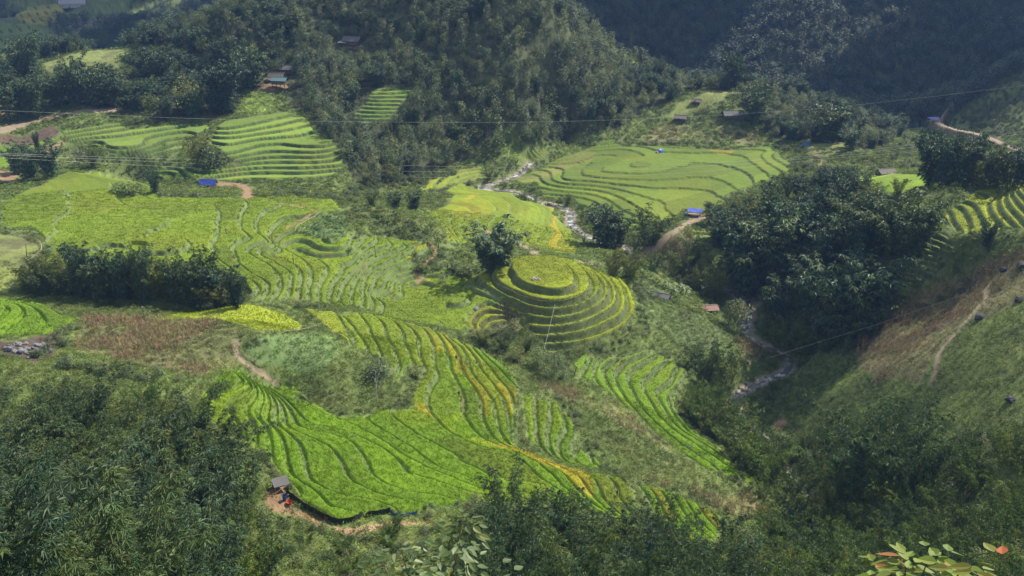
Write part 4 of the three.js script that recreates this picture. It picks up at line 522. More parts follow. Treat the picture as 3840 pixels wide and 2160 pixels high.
// single plants that stand out: crop, x and y of the foot, height in picture pixels of the crop, kind, label
const solo = [
  ['5', 1165, 590, 350, 'bm', 'big dark bamboo clump on the saddle left of the round hill', 1.35],
  ['5', 1120, 600, 250, 'bm', 'lower bamboo leaning against the big saddle clump', 1.2],
  ['5', 1990, 425, 300, 'bm', 'feathery bamboo clump standing at the stream bank', 1.1], ['5', 2080, 420, 230, 'bm', 'shorter bamboo clump on the stony stream edge'],
  ['5', 2300, 420, 290, 'bg', 'grey green bamboo thicket at the top of the dirt track', 1.0],
  ['5', 2030, 640, 190, 'bg', 'olive bamboo thicket behind the round hill'], ['5', 2160, 660, 220, 'bg', 'olive bamboo thicket between track and corn stubble'], ['5', 2520, 680, 240, 'bg', 'pale bamboo thicket beside the stubble field'],
  ['6', 270, 830, 260, 'bg', 'yellow green bamboo thicket above the dry stream bed'], ['6', 100, 560, 210, 'bg', 'loose bamboo thicket below the tarp shelter'],
  ['6', 560, 780, 520, 'bm', 'tall dark bamboo clump rising from the ravine', 1.0], ['6', 480, 700, 460, 'bm', 'dark bamboo clump at the ravine edge'], ['6', 680, 640, 520, 'bm', 'broad dark bamboo clump in the middle of the grove', 1.2], ['6', 850, 560, 420, 'bm', 'arching dark bamboo clump deep in the grove'],
  ['6', 320, 420, 250, 'bm', 'bamboo clump just right of the tarp shelter'], ['6', 480, 330, 260, 'bg', 'light bamboo thicket behind the tarp shelter'], ['6', 640, 300, 300, 'bm', 'bamboo clump at the top of the grove'], ['6', 780, 280, 330, 'bg', 'bright bamboo thicket topping the grove'], ['6', 960, 350, 330, 'bm', 'dense bamboo clump on the upper grove'],
  ['6', 1180, 350, 420, 'bm', 'dark upright bamboo clump at the grove crest', 0.9], ['6', 1330, 360, 330, 'bg', 'yellowish bamboo thicket beside the crest clump'], ['6', 1480, 420, 360, 'bg', 'olive bamboo thicket left of the rice strips', 1.2], ['6', 1640, 480, 420, 'bg', 'large olive bamboo thicket at the strips', 1.3], ['6', 1740, 500, 400, 'bm', 'shaded bamboo clump against the rice strips', 1.0],
  ['6', 1040, 700, 330, 'bm', 'bamboo clump in the ravine middle'], ['6', 1180, 640, 300, 'bm', 'rounded bamboo clump above the giant clump'], ['6', 800, 960, 320, 'bg', 'yellow green bamboo spray above the sunken plot'], ['6', 960, 900, 260, 'bg', 'small yellow green bamboo spray in the ravine'],
  ['6', 1150, 1110, 560, 'bm', 'giant bamboo clump with bare culms at its foot', 1.0], ['6', 1260, 1110, 620, 'bm', 'tallest bamboo clump over the ravine', 1.0], ['6', 1380, 1050, 560, 'bm', 'giant bamboo clump at the edge of the brown slope', 0.9], ['6', 1080, 1000, 440, 'bm', 'bamboo clump leaning over the ravine'],
  ['6', 950, 1180, 260, 'bl', 'green bamboo thicket spilling to the stream'], ['6', 850, 1230, 280, 'bl', 'low bamboo thicket beside the stream plot'], ['6', 760, 1180, 190, 'bl', 'small thicket above the stream boulders'],
  ['6', 440, 1070, 250, 'tb', 'bushy tree beside the stubble plot'], ['6', 380, 1020, 190, 'tb', 'small round tree below the pink roof'],
  ['6', 260, 1440, 330, 'bl', 'bamboo tree between rice strips and stream', 1.0], ['6', 180, 1420, 250, 'bl', 'leafy bamboo bush at the end of the rice strips'], ['6', 350, 1430, 220, 'bl', 'leafy bamboo bush close to the stream'],
  ['6', 2300, 430, 200, 'bm', 'small dark bamboo at the foot of the rice strips', 0.8],
  ['9', 230, 360, 260, 'bl', 'bamboo thicket over the stream bend', 1.2], ['9', 360, 480, 270, 'bl', 'bamboo thicket below the stream bend', 1.2], ['9', 150, 300, 190, 'bl', 'bamboo bush above the long rice tail'], ['9', 520, 640, 300, 'bl', 'broad bamboo thicket at the rice tail', 1.2], ['9', 640, 720, 330, 'bl', 'dark bottomed bamboo thicket at the tip of the rice tail', 1.1], ['9', 720, 600, 250, 'bl', 'bamboo thicket on the far stream bank'],
  ['9', 1290, 840, 640, 'bn', 'huge left bamboo clump of the pair with bare culms', 1.0], ['9', 1390, 850, 560, 'bn', 'inner bamboo clump of the pair', 0.9], ['9', 1620, 870, 640, 'bn', 'huge right bamboo clump of the pair', 1.1], ['9', 1740, 840, 620, 'bn', 'outer bamboo clump on the bean slope', 0.9], ['9', 1540, 840, 450, 'bn', 'shorter bamboo between the huge pair', 0.9],
  ['8', 1330, 1160, 520, 'bn', 'tall bamboo plume standing before the green field', 0.9], ['8', 1250, 1180, 330, 'bn', 'lower bamboo beside the tall plume', 1.1], ['8', 1520, 1300, 480, 'bn', 'bamboo clump left of the bottom grove', 1.1], ['8', 1700, 1330, 430, 'bn', 'bamboo clump in the bottom grove before the gold rice', 0.9], ['8', 1950, 1330, 420, 'bn', 'wide bamboo clump in the bottom grove', 1.1], ['8', 2150, 1340, 420, 'bn', 'bamboo clump right in the bottom grove', 1.0], ['8', 2470, 1280, 440, 'bn', 'upright bamboo before the far rice strips', 0.85], ['8', 2280, 1180, 330, 'bn', 'drooping bamboo spray at the gold strips', 1.0],
  ['8', 1400, 1450, 380, 'bn', 'bamboo at the bottom edge under the tall plume', 1.0], ['8', 1650, 1500, 430, 'bn', 'bamboo at the bottom edge of the grove', 1.1], ['8', 1900, 1520, 430, 'bn', 'bamboo at the bottom edge below the gold rice', 1.1], ['8', 2200, 1500, 400, 'bn', 'bamboo at the bottom edge near the far strips', 1.1], ['8', 2420, 1480, 330, 'bn', 'bamboo at the bottom edge by the clay bank', 1.0],
  ['9', 360, 1220, 280, 'bn', 'thin bamboo before the far rice strips', 0.8], ['9', 470, 1300, 250, 'tb', 'small bush tree at the strip corner'],
  // western bamboo row
  ['4', 640, 800, 390, 'bm', 'tallest leaning bamboo in the western row', 0.7], ['4', 730, 820, 330, 'bm', 'dark bamboo beside the tallest of the western row', 0.8], ['4', 900, 830, 360, 'bm', 'slim dark bamboo in the western row', 0.5], ['4', 1070, 830, 380, 'bm', 'curved dark bamboo in the western row', 0.5], ['4', 1310, 850, 340, 'bm', 'dark bamboo in the row before the rice hillside', 0.6], ['4', 1440, 860, 400, 'bm', 'leaning double bamboo in the western row', 0.7], ['4', 1560, 860, 420, 'bm', 'slim tall bamboo at the row end', 0.6], ['4', 1630, 870, 320, 'bm', 'broad bamboo at the row end', 0.9], ['4', 1760, 880, 260, 'bm', 'last bamboo of the western row', 0.7],
  ['4', 1560, 900, 150, 'sh', 'round bush at the foot of the bamboo row', 1.4], ['4', 1075, 950, 80, 'sh', 'bright shrub on the corn patch edge', 1.2],
  // upper left
  ['1', 215, 620, 330, 'bm', 'lone dark bamboo tower left of the meadow', 0.9], ['1', 80, 900, 350, 'bm', 'bamboo clump by the orange soil at the left edge', 0.8], ['1', 250, 880, 270, 'bm', 'bamboo clump beside the dirt road', 0.8], ['1', 150, 870, 300, 'bm', 'bamboo clump above the dirt road', 0.7],
  ['1', 860, 300, 110, 'bm', 'bamboo behind the top of the meadow'], ['1', 920, 760, 180, 'tb', 'open crowned tree above the road end'], ['1', 1390, 850, 250, 'tb', 'large pale tree below the forest edge', 1.1], ['1', 1120, 890, 180, 'tb', 'leafy tree above the weedy terraces'], ['1', 1660, 830, 340, 'bm', 'huge dark bamboo left of the stilt house', 1.1], ['1', 1200, 660, 280, 'bm', 'dark bamboo on the forest slope'], ['1', 1900, 640, 260, 'bm', 'dark bamboo beside the stilt house', 1.1],
  ['1', 580, 780, 330, 'bm', 'slim bamboo in the road grove', 0.6], ['1', 720, 790, 270, 'bm', 'broad bamboo in the road grove', 1.0], ['1', 430, 800, 230, 'bm', 'bamboo at the road bend', 0.9], ['1', 820, 760, 250, 'bm', 'bamboo at the end of the road grove', 0.9],
  ['1', 230, 1330, 260, 'bm', 'bamboo clump between clay and rice knoll', 1.1], ['1', 380, 1310, 230, 'bm', 'second bamboo clump on the rice knoll edge', 1.0], ['1', 140, 1290, 190, 'bm', 'bamboo clump beside the clay patch', 0.9], ['1', 280, 1110, 110, 'bm', 'single bamboo sprig on the clay bank', 0.5], ['1', 700, 1240, 150, 'bg', 'bush bamboo under the weedy terraces'], ['1', 590, 1240, 130, 'sh', 'grey shrub under the weedy terraces', 1.2], ['1', 1240, 1220, 170, 'tb', 'small tree between the two terrace fans', 0.9], ['1', 1470, 1220, 210, 'bg', 'big feathery bush between the terrace fans', 1.3], ['1', 1570, 1230, 150, 'sh', 'round shrub below the terrace fan', 1.3],
  ['1', 1160, 1440, 160, 'bm', 'small bamboo behind the rice crest', 0.7], ['1', 980, 1445, 100, 'sh', 'shrubs behind the rice crest', 1.4], ['1', 1060, 1450, 110, 'tb', 'bushy tree behind the rice crest', 1.2], ['1', 890, 1440, 80, 'sh', 'low shrub behind the rice crest', 1.4],
  // right side
  ['3', 1880, 1380, 360, 'bm', 'tall bamboo left of the right hand grove', 0.8], ['3', 1990, 1390, 330, 'bm', 'bamboo in the right hand grove', 0.9], ['3', 2110, 1390, 350, 'bm', 'broad bamboo in the right hand grove', 0.9], ['3', 2230, 1380, 250, 'bg', 'olive thicket in the right hand grove', 1.2], ['3', 2350, 1390, 260, 'bm', 'bamboo near the right edge grove'], ['3', 2480, 1390, 280, 'bg', 'yellowish thicket at the right edge', 1.1], ['3', 2570, 1380, 260, 'bm', 'bamboo at the very right edge'],
  ['3', 1090, 1447, 190, 'bm', 'bamboo before the vivid lime field', 1.1], ['3', 1210, 1447, 170, 'bm', 'rounded bamboo before the vivid lime field', 1.0], ['3', 1640, 1447, 120, 'bg', 'small thicket on the lime field'], ['3', 800, 1447, 170, 'bg', 'pale thicket beside the valley paddies'], ['3', 900, 1460, 150, 'bm', 'leafy bamboo beside the valley paddies'],
  ['3', 420, 660, 250, 'bm', 'tall plumed bamboo on the knoll skyline', 0.8], ['3', 580, 900, 280, 'bm', 'dark bamboo beside the knoll house', 1.0], ['3', 410, 800, 140, 'tb', 'round tree on the knoll meadow', 1.1], ['3', 1130, 1060, 270, 'bm', 'dark bamboo mass above the dry meadow', 1.2], ['3', 980, 1020, 200, 'tb', 'tree above the blue tarpaulin'], ['3', 1780, 900, 170, 'tb', 'tree above the roadside shelter'],
  ['2', 360, 1230, 110, 'tb', 'pale tree on the slope below the forest', 0.8], ['2', 530, 1260, 130, 'tb', 'twin pale tree below the forest', 0.9], ['2', 1555, 900, 210, 'tp', 'pale barked tree standing before the forest', 1.2], ['2', 1360, 930, 170, 'tp', 'slender tree on the sunlit grass edge', 1.1], ['2', 1180, 1100, 250, 'tp', 'thin straight tree above the sunlit grass', 0.9],
  ['5', 560, 150, 140, 'bm', 'dark bamboo behind the weed slope', 1.1], ['5', 420, 150, 130, 'bm', 'bamboo clump under the forest fields', 1.2], ['5', 250, 120, 100, 'bg', 'green thicket under the forest fields', 1.1], ['8', -1180, 90, 0, 'sh', ''],
  ['5', 1700, 120, 90, 'bg', 'stream side bush by the boulders'], ['H', 1200, 420, 190, 'bg', 'bush on the far stream bank', 1.0], ['H', 1680, 690, 110, 'bg', 'yellow bush at the stream bend', 0.9], ['H', 1820, 700, 90, 'bg', 'yellow bush beside the stream boulders', 0.9],
  ['C', 2370, 300, 200, 'sh', 'silvery bush at the foot of the bowl terraces', 1.3], ['C', 560, 900, 260, 'sh', 'tall grass bush in the weedy gully', 1.3], ['C', 1070, 900, 110, 'sh', 'round bush among the spur strips', 1.5],
  ['5', 1600, 1400, 200, 'tb', 'dark bushy tree below the round hill', 1.5], ['5', 1480, 1330, 160, 'tb', 'bush tree below the round hill terraces', 1.4], ['5', 1330, 1290, 130, 'tb', 'bushy tree at the corn edge', 1.3], ['5', 1230, 1200, 150, 'bg', 'pale bush on the gully side', 1.2], ['5', 1080, 1150, 120, 'bg', 'pale bush beside the bowl', 1.2], ['5', 1400, 1200, 140, 'bg', 'feathery bush below the bowl terraces', 1.2], ['5', 1180, 1080, 100, 'sh', 'shrub between basin and gully', 1.4],
  ['B', 1720, 620, 180, 'sh', 'thicket shrub on the saddle path', 1.4], ['B', 1560, 560, 150, 'sh', 'shrub over the red cut', 1.3], ['B', 1150, 560, 110, 'sh', 'shrub on the pit rim', 1.3], ['B', 1420, 380, 100, 'sh', 'shrub on the grassy saddle', 1.2], ['B', 1440, 720, 130, 'sh', 'shrub on the pit mound', 1.2], ['B', 180, 300, 60, 'sh', 'single round bush in the rice', 1.2],
].filter((q) => q[3] > 0);
{
  const R = rng(4242);
  for (const [c, x, y, h, k, label, w] of solo) { const [a, b] = px(c, x, y), p = onGround(a, b), kk = c > '9' ? 0.2795 : 0.5046; addPlant(k, p, Math.min(30, h * kk * mPerPx(p) * 1.06), R, label, undefined, true); placedPlants[placedPlants.length - 1].wide = w ?? 1; }
}
const clearings = [outline('2', [100, 940, 120, 740, 230, 650, 600, 660, 520, 800, 420, 940]), outline('2', [-60, 350, 160, 350, 170, 300, -20, 280]), outline('1', [1880, 680, 2000, 600, 2180, 560, 2200, 680, 2100, 800, 1780, 860]), outline('2', [160, 1120, 330, 1120, 350, 960, 180, 960])];
const inClearing = (x, z) => clearings.some((o) => depthIn(o, x, z) > 0);
scatter(101, 'S', null, 5.0, [['tp', 0.55, 7, 14], ['tb', 0.22, 5, 10], ['bm', 0.06, 8, 13], ['sh', 0.12, 2, 4]], 'slender grey green tree on the forested central hill', 'trees of the central hill', { skip: inClearing, world: forestHill });
scatter(102, '1', [0, 480, 330, 570, 560, 640, 880, 570, 980, 480, 1000, 340, 1150, 240, 1400, 210, 1650, 70, 1750, 0, 2100, -60, 2250, 460, 2000, 500, 1930, 640, 1780, 690, 1740, 850, 1450, 890, 1150, 890, 880, 850, 870, 800, 640, 790, 480, 780, 300, 820, 210, 820, 0, 700], 6.2, [['bm', 0.34, 8, 13], ['tb', 0.38, 6, 10], ['tp', 0.16, 7, 10], ['sh', 0.12, 2, 3.5]], 'tree or bamboo on the wooded ridge below the meadow', 'woods on the left ridge', { skip: inClearing });
scatter(103, '1', [100, 450, 330, 425, 560, 370, 760, 330, 980, 310, 1100, 230, 1000, 150, 560, 280, 270, 300, 100, 330], 5.5, [['bm', 0.5, 8, 13], ['tb', 0.3, 6, 9]], 'tree or bamboo behind the sloping meadow', 'trees behind the meadow');
scatter(104, 'S', null, 6.0, [['tf', 0.92, 7, 15]], 'dark tree on the shaded far mountain', 'forest of the far mountain', { world: farMountain });
scatter(105, 'S', [2230, 470, 2300, 300, 2400, 255, 2700, 235, 2800, 200, 2950, 265, 3050, 265, 3250, 315, 3400, 375, 3420, 430, 3370, 520, 3300, 555, 3200, 565, 3050, 530, 2930, 530, 2870, 480, 2780, 400, 2750, 350, 2640, 335, 2540, 365, 2420, 410, 2320, 490], 5.2, [['tb', 0.42, 6, 9], ['tp', 0.2, 6, 9], ['bm', 0.2, 7, 12], ['sh', 0.12, 2, 3.5]], 'leafy tree on the knoll across the valley', 'trees of the knoll');
scatter(106, '1', [280, 190, 500, 120, 700, 130, 900, 60, 1300, 0, 1650, -40, 1640, 60, 1400, 170, 1200, 210, 950, 230, 700, 260, 560, 290, 420, 270], 9, [['tf', 0.75, 8, 13]], 'dark tree in the distant side valley', 'woods of the side valley');
scatter(107, '1', [-40, 110, 60, 90, 130, 60, 100, -60, -60, -60], 9, [['tf', 0.8, 8, 12]], 'dark tree at the far left corner', 'woods of the side valley');
scatter(108, '1', [900, -60, 1700, -60, 1650, 20, 1200, 20, 1000, 60], 9, [['tf', 0.8, 8, 12]], 'dark tree in the distant side valley', 'woods of the side valley');
scatter(109, 'S', [3560, 400, 3640, 330, 3760, 270, 3900, 190, 3900, 500, 3780, 500, 3650, 450], 2.7, [['sh', 0.62, 1.6, 3], ['tb', 0.12, 4, 6]], 'shrub on the slope over the far road', 'shrubs over the far road');
scatter(110, 'S', [3480, 380, 3560, 330, 3600, 250, 3840, 60, 3900, 60, 3900, 190, 3700, 270, 3560, 390], 5.5, [['tf', 0.6, 6, 9], ['tb', 0.2, 5, 8]], 'tree on the ridge over the far road', 'trees over the far road');
scatter(111, 'S', [3430, 480, 3520, 520, 3700, 580, 3900, 600, 3900, 690, 3560, 640, 3300, 600], 6, [['sh', 0.5, 2, 4], ['tb', 0.15, 4, 7]], 'shrub in the hollow behind the right hand grove', 'shrubs in the hollow');
scatter(112, '4', [0, 740, 260, 780, 480, 810, 1000, 830, 1400, 850, 1820, 880, 1780, 780, 1300, 740, 700, 690, 300, 660, 0, 720], 3.4, [['bg', 0.6, 7, 11], ['bm', 0.08, 9, 13], ['tb', 0.08, 3, 5], ['sh', 0.2, 2, 3.2]], 'feathery thicket in the western bamboo row', 'western bamboo row');
scatter(113, '6', [430, 420, 900, 250, 1400, 330, 1800, 430, 1500, 640, 1450, 1000, 1050, 1050, 700, 900, 560, 700], 5.5, [['bm', 0.42, 11, 19], ['bg', 0.33, 7, 12], ['sh', 0.1, 2, 3.4]], 'bamboo in the dense grove above the ravine', 'ravine grove');
scatter(114, '6', [60, 330, 300, 200, 700, 60, 1050, 0, 1300, -20, 1500, 120, 1300, 300, 900, 260, 450, 420], 5.5, [['bm', 0.4, 8, 13], ['bg', 0.35, 6, 10], ['tb', 0.1, 5, 8]], 'bamboo at the top of the ravine grove', 'ravine grove');
scatter(118, '6', [640, 860, 850, 880, 1050, 1020, 1250, 1060, 1450, 1000, 1420, 1120, 1250, 1190, 1080, 1160, 920, 1180, 760, 1080], 4.6, [['bm', 0.34, 8, 14], ['bg', 0.34, 6, 11], ['sh', 0.15, 2, 3.4]], 'bamboo low in the ravine', 'ravine grove');
scatter(115, '6', [640, 1130, 700, 1000, 820, 930, 1000, 1040, 1180, 1150, 1050, 1260, 850, 1330, 760, 1280], 3.4, [['bl', 0.5, 4, 8], ['sh', 0.3, 2, 3.5]], 'green thicket spilling down to the stream', 'stream side thickets');
scatter(116, '9', [60, 180, 350, 130, 480, 300, 700, 420, 760, 620, 690, 740, 540, 690, 300, 480, 120, 330], 3.6, [['bl', 0.65, 5, 9], ['sh', 0.2, 2, 3.5]], 'green bamboo thicket along the lower stream', 'stream side thickets');
scatter(117, 'S', [2330, 960, 2420, 940, 2480, 980, 2620, 1020, 2760, 1060, 2820, 1100, 2760, 1130, 2600, 1090, 2450, 1030], 4.2, [['bg', 0.4, 5, 9], ['tb', 0.2, 4, 6], ['sh', 0.3, 2, 3]], 'thicket hiding the stream below the track', 'stream side thickets');
// the near woods: world outlines under the sight lines along the bottom of the picture
scatter(121, 'S', null, 6.0, [['bn', 0.6, 8.5, 15.5], ['bl', 0.2, 5, 9], ['tb', 0.08, 4, 7], ['sh', 0.1, 2, 3.5]], 'dark bamboo in the near grove at the lower left', 'near left grove', { world: near([[0, 1690], [250, 1640], [520, 1640], [700, 1660], [840, 1740], [960, 1850], [980, 1960], [1050, 2120], [-28, -62, 1], [-75, -62, 1], [-105, -120, 1]]) });
scatter(122, 'S', null, 5.0, [['bl', 0.5, 4.5, 8.5], ['bn', 0.12, 6, 9], ['tb', 0.14, 3.5, 6], ['sh', 0.15, 2, 3.5]], 'mixed bamboo thicket below the corn patch', 'near left thickets', { world: near([[-60, 1480], [150, 1490], [300, 1500], [450, 1530], [700, 1500], [740, 1580], [860, 1700], [700, 1690], [500, 1660], [250, 1660], [-60, 1720]]) });
scatter(123, 'S', null, 3.0, [['sh', 0.5, 1.6, 3], ['bl', 0.18, 3, 5], ['tb', 0.06, 3, 4.5]], 'shrub on the bank below the clay path', 'near bank shrubs', { world: near([[1010, 2060], [1250, 2010], [1450, 2000], [1700, 1980], [1850, 2000], [1800, 2100], [1750, 2160], [0, -100, 1], [-25, -95, 1], [-30, -115, 1]]) });
scatter(124, 'S', null, 4.8, [['bl', 0.5, 4, 9], ['bn', 0.16, 6, 10], ['tb', 0.12, 3.5, 6], ['sh', 0.2, 2, 3.5]], 'mixed bamboo thicket in the lower right corner', 'near right thickets', { world: near([[2760, 2090], [2850, 1960], [2900, 1880], [3050, 1830], [3150, 1860], [3400, 1890], [3600, 1840], [3900, 1720], [3950, 2160], [85, -70, 1], [30, -70, 1], [25, -110, 1]]) });
scatter(125, 'S', null, 3.6, [['bl', 0.4, 3.5, 6], ['sh', 0.3, 2, 3.5], ['tb', 0.1, 3, 5]], 'thicket on the slope between stream and lower right corner', 'near right thickets', { world: near([[2880, 1760], [2980, 1660], [3100, 1700], [3180, 1840], [3050, 1830], [2900, 1880], [2840, 1920]]) });
scatter(126, 'S', null, 3.8, [['bl', 0.45, 3.5, 6], ['sh', 0.3, 2, 3.5], ['tb', 0.1, 3, 5]], 'thicket under the bean slope at the right', 'near right thickets', { world: near([[3420, 1780], [3500, 1700], [3650, 1640], [3900, 1590], [3900, 1730], [3600, 1850], [3430, 1900]]) });
scatter(127, 'S', null, 5.6, [['bn', 0.6, 7, 13], ['bl', 0.2, 4, 7], ['sh', 0.1, 2, 3]], 'dark bamboo in the near grove at the bottom centre', 'near centre grove', { world: near([[1850, 2010], [2000, 2040], [2150, 2050], [2330, 2060], [2480, 2030], [2600, 2080], [2700, 2130], [28, -90, 1], [-5, -95, 1], [-3, -118, 1]]) });
for (const [sd, w] of [[131, [[0, 1690], [250, 1640], [520, 1640], [700, 1660], [840, 1740], [960, 1850], [980, 1960], [1050, 2120], [-28, -62, 1], [-75, -62, 1], [-105, -120, 1]]], [132, [[2760, 2090], [2900, 1880], [3400, 1890], [3900, 1720], [3950, 2160], [85, -70, 1], [30, -70, 1], [25, -110, 1]]]]) scatter(sd, 'S', null, 3.2, [['sh', 0.5, 1.4, 3]], 'undergrowth shrub beneath the near bamboo', 'near undergrowth', { world: near(w) });
// hedge shrubs along field edges and the stream
for (const [seed, c, a, wide, step, lo, hi, label] of [
  [201, '5', [960, 1060, 1060, 1120, 1300, 1260, 1600, 1400, 1760, 1447], 5, 1.8, 1.2, 2.6, 'shrub in the hedge under the spur'], [202, '5', [2200, 620, 2250, 800, 2270, 1000, 2350, 1150, 2576, 1330], 3.5, 1.7, 1.0, 2.4, 'shrub in the hedge right of the round hill'], [203, '5', [1850, 1180, 2100, 1120, 2250, 1050], 3, 1.4, 0.8, 1.8, 'shrub on the weedy steps under the round hill'],
  [204, '4', [1850, 880, 2050, 890, 2250, 880, 2480, 880], 2.5, 1.5, 0.8, 1.8, 'shrub in the hedge behind the yellow rice'], [205, '4', [560, 1000, 480, 1080, 400, 1180, 330, 1280, 700, 1340, 1000, 1380, 1300, 1400], 5, 2, 1.2, 3, 'shrub on the corn patch rim'], [206, '4', [1780, 1060, 1800, 1120, 2000, 1110], 2.5, 1.4, 0.8, 1.8, 'shrub on the garden rim'],
  [207, '4', [830, 40, 1000, 50, 1200, 50, 1400, 60, 1600, 60], 5, 2, 1.2, 2.6, 'shrub in the hollow behind the rice crest'], [208, '4', [1880, 40, 2100, 40, 2400, 60, 2576, 90, 2800, 130], 5, 1.9, 1.2, 2.8, 'shrub behind the rice crest by the clay track'], [209, '4', [2180, 250, 2250, 200, 2380, 160], 2, 1.2, 0.9, 1.9, 'shrub on the fenced plot rim'],
  [210, '8', [-300, 150, 0, 230, 250, 230, 500, 150], 2.5, 1.5, 0.6, 1.4, 'weed bush on the upper rim of the green field'], [211, '8', [1300, 250, 1330, 400, 1390, 480], 3, 1.5, 0.8, 1.8, 'shrub between the spur and its lower strips'], [212, '8', [1650, 130, 1750, 250, 1830, 420, 1960, 620, 2200, 760], 4, 1.9, 0.8, 2, 'weed bush on the corn slope'],
  [213, '9', [60, 480, 260, 640, 480, 780], 3, 1.6, 0.8, 2, 'weed bush along the rice tail'], [214, '6', [60, 1340, 130, 1447], 3, 1.6, 1, 2.2, 'weed bush right of the bending strips'], [215, '6', [1480, 800, 1700, 760, 1850, 640, 2000, 560, 2200, 460, 2576, 330], 4, 1.9, 1, 2.4, 'weed bush between strips and brown slope'],
  [216, '3', [830, 1240, 950, 1250, 1100, 1260, 1350, 1250, 1800, 1250], 8, 2.6, 1.5, 3.2, 'bush in the hollow before the dry meadow'], [217, '3', [700, 1080, 850, 1110, 960, 1130], 6, 2.2, 1.4, 2.6, 'grey bush right of the valley paddies'], [218, 'F', [-100, 510, 300, 490, 700, 490, 1000, 510], 2.5, 1.6, 1, 2, 'hedge bush under the knoll corn'], [219, 'F', [190, 1180, 500, 1220, 900, 1240], 3, 1.3, 1.2, 2.2, 'hedge bush on the long valley bank'],
  [220, '2', [600, 1380, 800, 1330, 900, 1300, 1000, 1420], 7, 2.3, 1.2, 3, 'bush at the forest foot by the stream'], [221, '2', [60, 1447, 300, 1380, 560, 1330, 760, 1290], 9, 2.4, 1.4, 3.2, 'bush at the forest foot over the hollow'], [222, '2', [1420, 1040, 1600, 1060, 1720, 1080, 1850, 1050], 7, 2.4, 1.4, 3, 'bush at the valley head'], [223, '5', [560, 480, 700, 560, 850, 610, 1000, 620], 5, 1.9, 1.2, 2.6, 'thicket bush below the big saddle bamboo'],
  [224, '7', [2040, 1100, 2200, 1060, 2400, 1120, 2576, 1150], 4, 1.9, 0.8, 2, 'dry shrub on the clay bank'], [225, '7', [1960, 560, 2060, 700, 2140, 800, 2200, 870], 2, 1.4, 0.8, 1.6, 'shrub along the netting at the green field'], [226, '8', [600, 960, 700, 980, 850, 960, 1100, 960, 1180, 1000], 6, 1.9, 1, 2.8, 'shrub at the lower edge of the green field'],
]) {
  const R = rng(seed), q = []; for (let i = 0; i < a.length; i += 2) { const p = onLand(...px(c, a[i], a[i + 1])); q.push(new THREE.Vector3(p[0], 0, p[1])); }
  const cv = new THREE.CatmullRomCurve3(q, false, 'centripetal'), n = Math.round(cv.getLength() / step * Math.max(1, wide / 3));
  for (let i = 0; i < n; i++) { const p = cv.getPointAt(R()); p.x += (R() - 0.5) * wide; p.z += (R() - 0.5) * wide; const [v] = cell(p.x, p.z); if (kindOf[v] === KIND.rice || kindOf[v] === KIND.road) continue; p.y = ground(p.x, p.z); addPlant('sh', p, lo + (hi - lo) * R(), R, label, 'hedge and rim shrubs'); }
}
{ const R = rng(300); for (let i = 0; i < 190; i++) { const p = streamCurve.getPointAt(R()), s = R() < 0.5 ? -1 : 1, d = 5 + 3.5 * R(), t = R() * 6.28; p.x += Math.cos(t) * d; p.z += Math.sin(t) * d; const [v] = cell(p.x, p.z); if ([KIND.rice, KIND.road, KIND.bed].includes(kindOf[v]) || nearLine(streamPts, p.x, p.z)[0] < 4.6) continue; p.y = ground(p.x, p.z); addPlant(R() < 0.8 ? 'sh' : 'bl', p, 1.2 + 2.4 * R(), R, 'shrub leaning over the stream bank', 'stream bank shrubs'); } }

// labels that single a plant out: counted from the landmark it stands beside
const marks = [['the round terraced hill', 'A', 1230, 300], ['the big saddle bamboo', '5', 1165, 560], ['the blue ridge tent', '1', 1550, 1350], ['the teal roofed stilt house', '1', 2085, 600], ['the slate roofed forest house', '2', 105, 310], ['the sloping meadow', '1', 640, 470], ['the left dirt road', '1', 300, 890], ['the tight terrace fan', '1', 2050, 1080], ['the clearing terraces', '2', 330, 800], ['the plank hut on the knoll', 'F', 400, 150], ['the dry meadow', 'F', 2400, 550], ['the far road shelter', '3', 1900, 890], ['the vivid lime field', '3', 1580, 1350], ['the track shelter', '6', 128, 170], ['the upright rice strips', '6', 2250, 180], ['the tallest ravine bamboo', '6', 1260, 850], ['the pink low roof', '6', 215, 875], ['the brown slope', '6', 1800, 1050], ['the bean slope', '6', 2350, 1250], ['the bending rice strips', 'G', 1100, 650], ['the tip of the rice tail', '9', 660, 790], ['the huge bamboo pair', '9', 1500, 600], ['the red tub', '7', 2150, 905], ['the bright green field', '7', 2300, 400], ['the corn patch', '4', 1150, 1150], ['the grey boulders', '4', 180, 1200], ['the western bamboo row', '4', 1100, 700], ['the fenced plot', 'D', 2150, 450], ['the vegetable garden', '4', 2200, 1200], ['the stream bend', 'E', 1050, 850], ['the yellow mound', 'H', 900, 850], ['the valley head', '2', 1700, 1040], ['the concrete pole', 'F', 2255, 770], ['the bottom sapling', '8', 700, 1300], ['the rust tipped sapling', '9', 1850, 1380], ['the lower left corner', 'S', 60, 2080], ['the lower right corner', 'S', 3780, 2080], ['the upper right corner', 'S', 3740, 60], ['the mountain notch', 'S', 2450, 270], ['the gold spur crest', '8', 1500, 580]].map(([n, c, x, y]) => [n, ...px(c, x, y)]);
const toPicture = (p) => { const y = p.y - EYE, c = Math.cos(PITCH), s = Math.sin(PITCH), d = -y * s - p.z * c; return [(p.x / d / TH + 1) * 1920, (1 - (y * c - p.z * s) / d / TV) * 1080]; };
